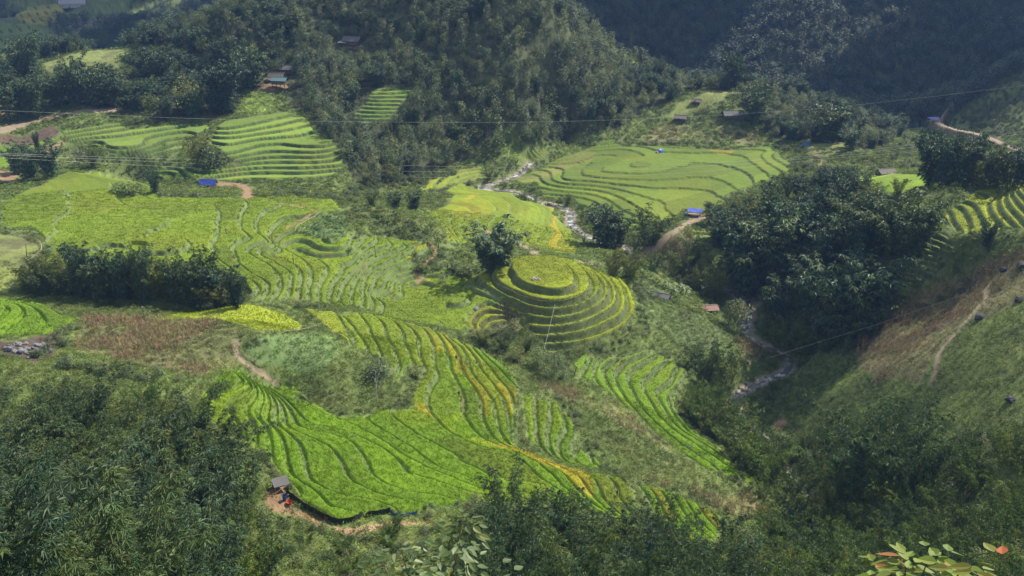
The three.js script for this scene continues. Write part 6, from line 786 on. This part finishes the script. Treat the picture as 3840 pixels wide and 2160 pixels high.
fence('bamboo pipe circling the second step of the round hill', 'A', [400, 280, 385, 390, 470, 470, 640, 545, 900, 650, 1080, 690, 1220, 695, 1420, 665, 1600, 590, 1690, 510, 1690, 400], { rails: [0.35], h: 0.4, posts: 4, r: 0.05 });
fence('dark stake fence beside the track below the saddle', 'E', [335, 1200, 400, 1235, 460, 1250, 530, 1205], { posts: 0.9, r: 0.04, mat: M.pole });
fence('dark stake fence under the yellow mound', 'H', [905, 985, 1000, 1020, 1130, 1062], { posts: 0.9, r: 0.04, mat: M.pole });
fence('bamboo rail along the rice tail', '9', [300, 690, 360, 715, 430, 745, 490, 775, 560, 800, 640, 820], { rails: [0.6], r: 0.06 });
fence('bamboo rail at the foot of the corn slope', '8', [2280, 335, 2340, 400, 2410, 450, 2480, 505], { rails: [0.5], r: 0.06 });
fence('curved rail on top of the sloping meadow', '1', [400, 410, 560, 375, 720, 350, 880, 335], { posts: 3, r: 0.06, mat: M.pole });
// netting round the bright field, with the blue sheet at its end
{
  const a = [['7', 2130, 830], ['7', 2190, 880], ['7', 2260, 935], ['7', 2350, 985], ['7', 2440, 1030], ['8', 0, 1058], ['8', 100, 1045], ['8', 200, 1025], ['8', 300, 995], ['8', 388, 975]].map(([c, x, y]) => spot(c, x, y)), b = [['8', 388, 985], ['8', 430, 1003], ['8', 480, 1008], ['8', 530, 1000], ['8', 585, 985]].map(([c, x, y]) => spot(c, x, y));
  const cloth = (label, name, q, h, mat, scallop) => {
    const o = thing(name, label, name === 'netting_fence' ? 'fence' : 'tarpaulin', q[0]), cv = new THREE.CatmullRomCurve3(q, false, 'centripetal'), L = cv.getLength(), n = Math.round(L / 2), pos = [], idx = [], per = 4;
    for (let i = 0; i <= n; i++) { const p = cv.getPointAt(i / n); p.y = ground(p.x, p.z); part('stake', rod([p.x - q[0].x, p.y - q[0].y - 0.4, p.z - q[0].z], [p.x - q[0].x, p.y - q[0].y + h + 0.2, p.z - q[0].z], 0.05), M.cane, o); }
    for (let i = 0; i < n; i++) { const g = new THREE.BufferGeometry(), P2 = [], I2 = [], uv = []; for (let k = 0; k <= per; k++) { const t = (i + k / per) / n, p = cv.getPointAt(t), y = ground(p.x, p.z), sag = scallop * Math.sin(Math.PI * k / per), out = 0.12 * Math.sin(k * 2.1 + i); for (const [v, yy] of [[0, -0.15], [0.5, h * 0.5 - sag * 0.5], [1, h - sag]]) { P2.push(p.x - q[0].x + out * (1 - v), y + yy - q[0].y, p.z - q[0].z + out * (1 - v) + 0.06); uv.push(t * L, yy); } } for (let k = 0; k < per; k++) for (let v = 0; v < 2; v++) { const e = k * 3 + v; I2.push(e, e + 1, e + 4, e, e + 4, e + 3); } g.setAttribute('position', new THREE.Float32BufferAttribute(P2, 3)); g.setAttribute('uv', new THREE.Float32BufferAttribute(uv, 2)); g.setIndex(I2); g.computeVertexNormals(); part(name === 'netting_fence' ? 'netting' : 'sheet', g, mat, o); }
    void pos; void idx;
  };
  cloth('black netting fence along the foot of the bright green field', 'netting_fence', a, 1.25, M.net, 0.12); cloth('torn blue sheet hung at the end of the netting', 'blue_sheet', b, 1.0, M.sky, 0.35);
}
{ // clutter by the clay yard
  const tub = (label, p, r, h, mat) => { const o = thing('plastic_tub', label, 'tub', p); part('shell', new THREE.LatheGeometry([[0.02, 0.02], [r * 0.72, 0], [r * 0.8, 0.05], [r, h], [r * 1.08, h + 0.03], [r * 0.98, h], [r * 0.76, 0.07], [0.02, 0.06]].map((q) => new THREE.Vector2(...q)), 18), mat, o); part('rim', new THREE.TorusGeometry(r * 1.04, 0.03, 6, 20).rotateX(Math.PI / 2).translate(0, h + 0.02, 0), mat, o); };
  tub('red plastic tub on the clay yard', spot('7', 2150, 912), 0.55, 0.5, M.red); tub('blue plastic drum beside the red tub', spot('7', 2115, 885), 0.38, 1.0, M.drum); tub('orange bucket leaning at the netting', spot('7', 2428, 1028), 0.35, 0.75, M.orange);
  const o = thing('lean_to', 'lean-to of grey tin sheets at the field corner', 'shed', spot('7', 2090, 800), 0.5); part('roof', sheet(3, 2.2, 0.05, 6, 4, 0.06, 2, 0.04).rotateX(0.35).translate(0, 1.7, 0), M.slate, o); for (const x of [-1.3, 1.3]) for (const z of [-0.9, 0.9]) part('post', rod([x, -0.4, z], [x, 1.72 - z * 0.36, z], 0.05), M.cane, o); part('wall', box(2.7, 1.2, 0.06, 0, 0.55, -0.95), M.board, o); part('prop', rod([-1.6, 0.2, 1.3], [1.5, 1.5, 1.0], 0.05), M.cane, o);
}
// leaning bamboo canes in the rice, bare white trunks in the gully
for (const [label, c, x, y, x2, y2] of [['thin cane leaning over the gold strips', 'C', 1450, 640, 1612, 500], ['bent cane over the yellow strips', 'C', 2080, 1250, 2252, 1082], ['cane at the crest of the spur', '8', 1335, 540, 1392, 420], ['cane in the far rice strips', '9', 165, 1295, 215, 1175]]) { const p = spot(c, x, y), k = mPerPx(p) * (c > '9' ? 0.2795 : 0.5046), o = thing('leaning_cane', label, 'cane', p); part('cane', new THREE.TubeGeometry(new THREE.QuadraticBezierCurve3(new THREE.Vector3(0, -0.4, 0), new THREE.Vector3((x2 - x) * k * 0.45, (y - y2) * k * 0.65, 0), new THREE.Vector3((x2 - x) * k, (y - y2) * k * 1.05, 0)), 12, 0.05, 5), M.pole, o); part('tip', rod([(x2 - x) * k, (y - y2) * k * 1.05, 0], [(x2 - x) * k * 1.08, (y - y2) * k * 1.02, 0.1], 0.03), M.pole, o); }
for (const [label, x, y, x2, y2] of [['bare white trunk standing in the weedy gully', 552, 1225, 553, 820], ['leaning bare white trunk in the gully', 525, 1160, 585, 850], ['short bent bare trunk in the gully', 570, 1120, 636, 905]]) { const p = spot('C', x, y), k = mPerPx(p) * 0.2795, o = thing('bare_trunk', label, 'tree', p); part('trunk', rod([0, -0.3, 0], [(x2 - x) * k, (y - y2) * k * 1.05, 0], 0.09, 0.04, 6), M.white, o); for (const s of [-1, 1]) part('branch', rod([(x2 - x) * k * 0.6, (y - y2) * k * 0.62, 0], [(x2 - x) * k * 0.6 + s * 0.5, (y - y2) * k * 0.82, 0.2 * s], 0.035, 0.015, 5), M.white, o); }

// boulders
const rockGeo = [1, 2, 3, 4].map((s) => { const g = new THREE.IcosahedronGeometry(1, 2), p = g.attributes.position; for (let i = 0; i < p.count; i++) { const v = new THREE.Vector3().fromBufferAttribute(p, i).normalize(), k = 0.8 + 0.45 * fbm(v.x * 1.7 + s * 7, v.y * 1.7 + v.z * 2.1 + s, 3); p.setXYZ(i, v.x * k, v.y * k * 0.75, v.z * k); } g.computeVertexNormals(); return g; });
function boulder(label, p, r, mat, R, group) { const m = new THREE.Mesh(rockGeo[Math.floor(R() * 4)], mat); m.name = numbered('boulder'); m.position.set(p.x, p.y + r * 0.22, p.z); m.rotation.set((R() - 0.5) * 0.5, R() * 6.28, (R() - 0.5) * 0.5); m.scale.set(r * (0.8 + 0.6 * R()), r * (0.7 + 0.5 * R()), r * (0.8 + 0.5 * R())); m.userData = { label, category: 'rock' }; if (group) m.userData.group = group; m.castShadow = m.receiveShadow = true; scene.add(m); }
{
  const R = rng(77);
  for (const [x, y, r] of [[80, 1200, 1.3], [130, 1160, 1.1], [165, 1215, 1.3], [235, 1225, 1.2], [190, 1150, 0.8], [280, 1175, 1.3], [320, 1165, 1.0], [40, 1185, 0.7], [110, 1215, 0.9], [355, 1210, 1.1], [300, 1210, 0.8], [250, 1180, 0.7], [205, 1190, 0.9], [70, 1165, 0.6], [270, 1250, 0.6], [310, 1245, 0.7], [210, 1255, 0.5], [150, 1190, 0.7]]) boulder('grey limestone boulder on the dark bare soil', spot('4', x, y), r, M.rock, R, 'boulders on the bare soil');
  boulder('grey boulder at the rim of the bowl terraces', spot('A', 155, 790), 1.1, M.rock, R);
  for (const [c, x, y, r, l] of [['6', 2110, 765, 1.5, 'black rock beside the foot path'], ['6', 2250, 960, 1.6, 'black rock low on the brown slope'], ['6', 2425, 605, 1.3, 'black rock near the top of the foot path'], ['6', 2565, 580, 1.8, 'black rock at the right edge of the brown slope'], ['9', 2480, 145, 1.4, 'black rock on the bean slope'], ['6', 2540, 830, 1.6, 'black rock at the right edge of the bean slope']]) boulder(l, spot(c, x, y), r, M.darkrock, R);
  for (let i = 0; i < 14; i++) boulder('flat pale stone of the rubble patch on the round hill', spot('A', 915 + 120 * R(), 360 + 45 * R()), 0.35 + 0.3 * R(), M.stone, R, 'stones on the round hill');
  let n = 0; for (let i = 0; i < 700 && n < 230; i++) { const p = streamCurve.getPointAt(R()), a = R() * 6.283, d = 1.2 + 3.4 * R(); p.x += Math.cos(a) * d; p.z += Math.sin(a) * d; const [v] = cell(p.x, p.z); if (kindOf[v] !== KIND.bed) continue; p.y = ground(p.x, p.z); if (!inPicture(p)) continue; boulder('pale boulder in the stream bed', p, 0.25 + 0.75 * R() * R(), R() < 0.6 ? M.stone : M.rock, R, 'stones in the stream bed'); n++; }
  for (const [x, y, r] of [[800, 740, 1.6], [850, 755, 1.3], [745, 738, 1.0], [920, 752, 0.8]]) boulder('large tan boulder at the stream bend', spot('E', x, y), r, M.stone, R, 'large boulders at the stream bend');
}
// the stream itself
{
  const pos = [], col = [], idx = [], n = 420, R = rng(5);
  for (let i = 0; i <= n; i++) { const t = i / n, p = streamCurve.getPointAt(t), g = streamCurve.getTangentAt(t), l = Math.hypot(g.x, g.z), w = 1.15 + 0.7 * fbm(t * 40, 3, 2); for (let k = 0; k <= 4; k++) { const s = (k / 2 - 1) * w, x = p.x - g.z / l * s, z = p.z + g.x / l * s, f = sm(0.0, 0.35, fbm(x * 0.55, z * 0.55, 3)) * (0.6 + 0.4 * R()); pos.push(x, p.y - 0.28 + 0.05 * fbm(x * 1.5, z * 1.5, 2), z); col.push(mix(0.13, 0.75, f), mix(0.14, 0.77, f), mix(0.13, 0.78, f)); } }
  for (let i = 0; i < n; i++) for (let k = 0; k < 4; k++) { const a = i * 5 + k; idx.push(a, a + 1, a + 5, a + 1, a + 6, a + 5); }
  const g = new THREE.BufferGeometry(); g.setAttribute('position', new THREE.Float32BufferAttribute(pos, 3)); g.setAttribute('color', new THREE.Float32BufferAttribute(col, 3)); g.setIndex(idx); g.computeVertexNormals();
  const m = new THREE.Mesh(g, new THREE.MeshStandardMaterial({ vertexColors: true, roughness: 0.22, side: THREE.DoubleSide })); m.name = 'stream_water'; m.userData = { kind: 'structure', label: 'shallow stream with white riffles running down the valley' }; m.receiveShadow = true; scene.add(m);
}

// ---------------------------------------------------------------- two clouds, high out of frame, that shade the far mountain and the side valley
for (const [seed, cx, cz, w, d, label] of [[1, 372, -860, 720, 470, 'broad cloud shading the far mountain'], [2, -470, -1000, 620, 480, 'cloud shading the distant side valley']]) {
  const R = rng(seed * 99), alt = 900, parts = [];
  for (let i = 0; i < 24; i++) { const a = R() * 6.283, r = Math.sqrt(R()), s = 50 + 75 * R() * (1.1 - r * 0.6), g = new THREE.IcosahedronGeometry(s, 2), p = g.attributes.position; for (let k = 0; k < p.count; k++) { const q = 1 + 0.3 * fbm(p.getX(k) * 0.03 + i, p.getY(k) * 0.03 + p.getZ(k) * 0.02, 2); p.setXYZ(k, p.getX(k) * q, p.getY(k) * q * 0.6, p.getZ(k) * q); } g.translate(cx + SUN.x / SUN.y * alt + Math.cos(a) * r * w / 2, alt + 30 * R(), cz + SUN.z / SUN.y * alt + Math.sin(a) * r * d / 2); parts.push(g); }
  const g = mergeGeometries(parts); g.computeVertexNormals(); const m = new THREE.Mesh(g, std(lin(0.85, 0.86, 0.88), 1)); m.name = numbered('cloud'); m.castShadow = true; m.userData = { kind: 'structure', label }; scene.add(m);
}

// ---------------------------------------------------------------- people: one continuous figure each, meshed from a field of tapered bones
function figure(bones, paint) {
  const res = 84, half = 1.02, mc = new MarchingCubes(res, undefined, false, false, 60000); mc.isolation = 0;
  const f = mc.field, cy = 0.86;
  for (let k = 0; k < res; k++) for (let j = 0; j < res; j++) for (let i = 0; i < res; i++) {
    const x = (i - res / 2) / (res / 2) * half, y = (j - res / 2) / (res / 2) * half + cy, z = (k - res / 2) / (res / 2) * half; let d = 9;
    for (const [ax, ay, az, ra, bx, by, bz, rb] of bones) { const ex = bx - ax, ey = by - ay, ez = bz - az, t = Math.min(1, Math.max(0, ((x - ax) * ex + (y - ay) * ey + (z - az) * ez) / (ex * ex + ey * ey + ez * ez + 1e-9))), q = Math.hypot(x - ax - ex * t, y - ay - ey * t, z - az - ez * t) - mix(ra, rb, t), h = Math.max(0, 0.035 - Math.abs(d - q)) / 0.035; d = Math.min(d, q) - h * h * 0.035 * 0.25; }
    f[i + j * res + k * res * res] = -d;
  }
  mc.update(); const n = mc.count, g = new THREE.BufferGeometry(), p = new Float32Array(n * 3), nr = new Float32Array(n * 3), c = new Float32Array(n * 3);
  for (let i = 0; i < n; i++) { const x = mc.positionArray[i * 3] * half, y = mc.positionArray[i * 3 + 1] * half + cy, z = mc.positionArray[i * 3 + 2] * half, q = paint(x, y, z); p.set([x, y, z], i * 3); nr.set([mc.normalArray[i * 3], mc.normalArray[i * 3 + 1], mc.normalArray[i * 3 + 2]], i * 3); c.set(q, i * 3); }
  g.setAttribute('position', new THREE.BufferAttribute(p, 3)); g.setAttribute('normal', new THREE.BufferAttribute(nr, 3)); g.setAttribute('color', new THREE.BufferAttribute(c, 3)); return g;
}
const skeleton = (arm, bend = 0) => { // arm: hand positions, left then right
  const b = [], sh = 1.32, L = (p) => [p[0], p[1], p[2] + bend * Math.max(0, p[1] - 0.8)], add = (p, r, q, s) => b.push([...L(p), r, ...L(q), s]);
  add([0, 0.92, 0], 0.135, [0, 1.1, 0.01], 0.12); add([0, 1.1, 0.01], 0.12, [0, 1.3, 0], 0.135); add([-0.13, sh, 0], 0.07, [0.13, sh, 0], 0.07); add([0, sh, 0], 0.055, [0, 1.44, 0.02], 0.048); add([0, 1.52, 0.03], 0.085, [0, 1.56, 0.02], 0.092); add([0, 1.5, 0.1], 0.022, [0, 1.53, 0.11], 0.016);
  for (const s of [-1, 1]) { const h = arm[s < 0 ? 0 : 1], e = [s * 0.21 + (h[0] - s * 0.21) * 0.5 + s * 0.03, (sh + h[1]) / 2 - 0.03, h[2] * 0.4 - 0.03]; add([s * 0.19, sh - 0.01, 0], 0.058, e, 0.044); add(e, 0.043, h, 0.03); for (let k = 0; k < 4; k++) add([h[0] + (k - 1.5) * 0.012, h[1], h[2]], 0.013, [h[0] + s * 0.01 + (k - 1.5) * 0.016, h[1] - 0.085 + 0.01 * Math.abs(k - 1.5), h[2] + 0.02], 0.009); add([h[0], h[1], h[2]], 0.014, [h[0] - s * 0.03, h[1] - 0.045, h[2] + 0.035], 0.01);
    add([s * 0.09, 0.9, 0], 0.105, [s * 0.11, 0.5, 0.03], 0.068); add([s * 0.11, 0.5, 0.03], 0.064, [s * 0.12, 0.08, -0.02], 0.042); add([s * 0.12, 0.05, -0.04], 0.045, [s * 0.13, 0.035, 0.15], 0.036); }
  return b;
};
const SKIN = [0.36, 0.2, 0.12];
const dressed = (top, low) => (x, y, z) => y > 1.43 ? SKIN : y < 0.1 ? [0.06, 0.05, 0.045] : y < 0.93 && Math.abs(x) < 0.26 ? low : top;
const poses = { stand: skeleton([[-0.27, 0.78, 0.06], [0.27, 0.78, 0.06]], 0.06), reach: skeleton([[-0.34, 1.0, 0.3], [0.62, 1.22, 0.12]], 0.2), work: skeleton([[-0.2, 0.86, 0.38], [0.2, 0.86, 0.38]], 0.42) };
const BLACK = [0.018, 0.018, 0.022];
const figs = { black: figure(poses.stand, dressed(BLACK, BLACK)), reach: figure(poses.reach, dressed(BLACK, [0.02, 0.02, 0.03])), grey: figure(poses.work, dressed([0.5, 0.52, 0.55], BLACK)), rider: figure(poses.work, dressed([0.07, 0.09, 0.16], [0.03, 0.03, 0.04])) };
const skinMat = new THREE.MeshStandardMaterial({ vertexColors: true, roughness: 0.85 });
function person(label, p, turn, fig, scarf, bend, hat = false) {
  const o = thing('person', label, 'person', p, turn); part('body', figs[fig], skinMat, o);
  const c = scarf ?? lin(0.015, 0.012, 0.01), z = bend * 0.76, g = new THREE.SphereGeometry(0.115, 14, 10, 0, 6.2832, 0, 1.75); g.rotateX(-0.45); g.translate(0, 1.56, z + 0.005); part(scarf ? 'headscarf' : 'hair', g, std(c, 0.8), o);
  if (hat) part('scarf_knot', new THREE.SphereGeometry(0.06, 8, 6).scale(1.3, 0.7, 1).translate(0, 1.6, z - 0.11), std(c, 0.8), o);
  return o;
}
const CRIMSON = lin(0.5, 0.03, 0.09), SCARLET = lin(0.55, 0.03, 0.02);
person('person in black with a crimson headscarf standing on the terrace bank', spot('C', 1650, 1168), 0.3, 'black', CRIMSON, 0.06, true);
person('person dressed all in black in the yellow strips', spot('C', 1612, 684), -0.4, 'black', undefined, 0.06);
person('person in a pale grey jacket bending in the gold strip', spot('C', 2252, 1285), 0.8, 'grey', undefined, 0.42);
person('person in black with a red headscarf reaching out in the rice', spot('8', 2068, 852), 0.5, 'reach', SCARLET, 0.2, true);
person('dark dressed person in the far rice strips', spot('9', 205, 1280), 0.2, 'black', undefined, 0.06);
person('person in a pale jacket at the crest of the spur', spot('8', 1377, 528), 0.2, 'grey', undefined, 0.42);
person('person on the hidden bend of the dirt road', spot('1', 552, 902), 0.3, 'rider', undefined, 0.42);
person('person in a white top beside the clearing terraces', spot('2', 140, 862), 0.3, 'grey', undefined, 0.42);
function motorbike(label, p, turn, col) {
  const o = thing('motorbike', label, 'motorbike', p, turn), paint = std(lin(...col), 0.35);
  for (const x of [-0.62, 0.62]) { const w = part('wheel', new THREE.TorusGeometry(0.27, 0.055, 8, 20).translate(x, 0.32, 0), M.dark, o); part('rim', new THREE.TorusGeometry(0.2, 0.02, 6, 18).translate(x, 0.32, 0), M.wire, w); part('hub', rod([x, 0.32, -0.08], [x, 0.32, 0.08], 0.05), M.wire, w); }
  const s = new THREE.Shape([[-0.75, 0.62], [-0.3, 0.5], [-0.15, 0.3], [0.2, 0.3], [0.35, 0.55], [0.5, 0.85], [0.38, 0.88], [0.15, 0.6], [-0.2, 0.68], [-0.7, 0.76]].map((q) => new THREE.Vector2(...q))); part('body', new THREE.ExtrudeGeometry(s, { depth: 0.2, bevelEnabled: true, bevelSize: 0.03, bevelThickness: 0.03, bevelSegments: 2 }).translate(0, 0, -0.1), paint, o);
  part('seat', box(0.75, 0.1, 0.26, -0.32, 0.8, 0), M.dark, o); part('handlebar', rod([0.42, 1.0, -0.34], [0.42, 1.0, 0.34], 0.02), M.dark, o); part('fork', rod([0.44, 0.98, 0], [0.62, 0.32, 0], 0.035), M.wire, o); part('headlight', new THREE.SphereGeometry(0.09, 10, 8).translate(0.55, 0.9, 0), M.white, o); part('exhaust', rod([-0.75, 0.3, 0.15], [0.1, 0.26, 0.15], 0.045), M.wire, o);
}
motorbike('blue motorbike leading on the far road', spot('3', 2062, 957), 0.2, [0.04, 0.07, 0.2]); motorbike('dark motorbike in the middle on the far road', spot('3', 2088, 966), 0.2, [0.03, 0.03, 0.03]); motorbike('red motorbike last on the far road', spot('3', 2128, 975), 0.2, [0.3, 0.03, 0.03]);
for (const [x, y, l] of [[2062, 957, 'leading'], [2088, 966, 'middle'], [2128, 975, 'last']]) { const p = spot('3', x, y); p.y += 0.32; p.x += 0.1; person(`rider in dark clothes on the ${l} motorbike of the far road`, p, 1.6, 'rider', undefined, 0.42); }
motorbike('pale motorbike parked on the left dirt road', spot('1', 482, 862), 0.3, [0.5, 0.5, 0.5]); motorbike('dark motorbike parked beside it on the left dirt road', spot('1', 498, 858), 0.4, [0.04, 0.04, 0.05]);

// banana plants by the dark roof, broad leaves close to the camera
function banana(label, p, h, seed) {
  const R = rng(seed), o = thing('banana_plant', label, 'plant', p, R() * 6); const T = new Mesh3(); T.tube([[0, -0.3, 0], [0.05, h * 0.3, 0], [0, h * 0.55, 0.03]], 0.14, 0.08, [0.14, 0.17, 0.06], 7); part('stem', T.geo(), woodMat, o);
  for (let k = 0; k < 9; k++) { const a = k * 2.4 + R() * 0.5, L = h * (0.5 + 0.2 * R()), up = 0.9 - 0.1 * k, Q = new Mesh3(), n = 7, c = tint([0.13, 0.2, 0.08], R, 0.3); let pl, pr; for (let i = 0; i <= n; i++) { const t = i / n, r = L * t, y = h * 0.52 + up * r - 0.75 * r * r / L, w = 0.32 * Math.sin(Math.PI * Math.min(0.98, 0.12 + 0.86 * t)), x = Math.cos(a) * r, z = Math.sin(a) * r, l = Q.v(x - Math.sin(a) * w, y - 0.08, z + Math.cos(a) * w, c), m = Q.v(x, y, z, c), e = Q.v(x + Math.sin(a) * w, y - 0.08, z - Math.cos(a) * w, c); if (i) Q.i.push(pl[0], l, m, pl[0], m, pl[1], pl[1], m, e, pl[1], e, pl[2]); pl = [l, m, e]; void pr; } part('leaf', Q.geo(), glossMat, o); }
}
banana('banana plant nearest the dark low roof', spot('5', 2490, 780), 4.2, 1); banana('tallest banana plant behind the round hill', spot('5', 2550, 770), 4.8, 2); banana('left banana plant of the group', spot('5', 2440, 740), 3.6, 3); banana('banana plant at the grove edge', spot('6', 60, 790), 4.2, 4);
function broadTwig(label, base, tips, seed, col, tipCol) {
  const R = rng(seed), o = thing('leafy_sapling', label, 'sapling', base), S = new Mesh3(); const leaves = [];
  for (const q of tips) {
    const e = [q.x - base.x, q.y - base.y, q.z - base.z], mid = [e[0] * 0.35, e[1] * 0.6, e[2] * 0.35]; S.tube([[0, -0.5, 0], mid, e], 0.09, 0.015, [0.12, 0.09, 0.06], 5);
    for (let k = 0; k < 44; k++) { const t = 0.55 + 0.45 * Math.sqrt(R()), bx = mix(mid[0], e[0], (t - 0.55) / 0.45), by = mix(mid[1], e[1], (t - 0.55) / 0.45), bz = mix(mid[2], e[2], (t - 0.55) / 0.45), a = R() * 6.283, rr = 0.3 + 1.1 * R(); leaves.push([bx + Math.cos(a) * rr * 0.7, by + (R() - 0.5) * 0.6, bz + Math.sin(a) * rr * 0.7, a]); }
  }
  part('stems', S.geo(), woodMat, o);
  for (const [x, y, z, a0] of leaves) { // each leaf a pointed blade with a folded midrib
    const Q = new Mesh3(), a = a0 + (R() - 0.5), L = 0.34 + 0.2 * R(), W = 0.09 + 0.04 * R(), dr = -0.15 - 0.5 * R(), c = tint(R() < 0.12 ? tipCol : col, R, 0.5), n = 5, nx = -Math.sin(a), nz = Math.cos(a), tilt = (R() - 0.5) * 0.8; let pv;
    for (let i = 0; i <= n; i++) { const t = i / n, w = W * Math.sin(Math.PI * Math.pow(Math.min(0.99, t), 0.75)) + 0.002, r = L * t, yy = y + dr * r + 0.1 * r * t, l = Q.v(x + Math.cos(a) * r + nx * w, yy + 0.3 * w + tilt * w, z + Math.sin(a) * r + nz * w, c), m = Q.v(x + Math.cos(a) * r, yy, z + Math.sin(a) * r, c), e = Q.v(x + Math.cos(a) * r - nx * w, yy + 0.3 * w - tilt * w, z + Math.sin(a) * r - nz * w, c); if (i) Q.i.push(pv[0], l, m, pv[0], m, pv[1], pv[1], m, e, pv[1], e, pv[2]); pv = [l, m, e]; }
    part('leaf', Q.geo(), glossMat, o);
  }
}
{
  const foot = (x, z) => new THREE.Vector3(x, ground(x, z), z);
  const p1 = along('8', 640, 1250, 34), p2 = along('9', 1850, 1400, 26), p3 = along('9', 2520, 1440, 22);
  broadTwig('sapling with broad blurred leaves at the bottom centre', foot(p1.x, p1.z - 1), [[300, 1300], [460, 1230], [620, 1380], [760, 1280], [900, 1200], [930, 1000], [1000, 1330], [560, 1447], [850, 1420], [1180, 1430]].map(([x, y]) => along('8', x, y, 32 + (x % 7))), 9, [0.085, 0.14, 0.04], [0.17, 0.2, 0.045]);
  broadTwig('sapling with yellow green and rust tipped leaves in the lower right', foot(p2.x, p2.z - 1), [[1560, 1430], [1700, 1390], [1850, 1360], [1980, 1400], [2100, 1420], [1800, 1450]].map(([x, y]) => along('9', x, y, 25 + (x % 5))), 10, [0.17, 0.24, 0.03], [0.36, 0.12, 0.03]);
  broadTwig('rust leaved sapling in the bottom right corner', foot(p3.x, p3.z - 1), [[2400, 1440], [2560, 1430]].map(([x, y]) => along('9', x, y, 22)), 11, [0.2, 0.2, 0.03], [0.4, 0.1, 0.03]);
}
renderer.render(scene, camera);
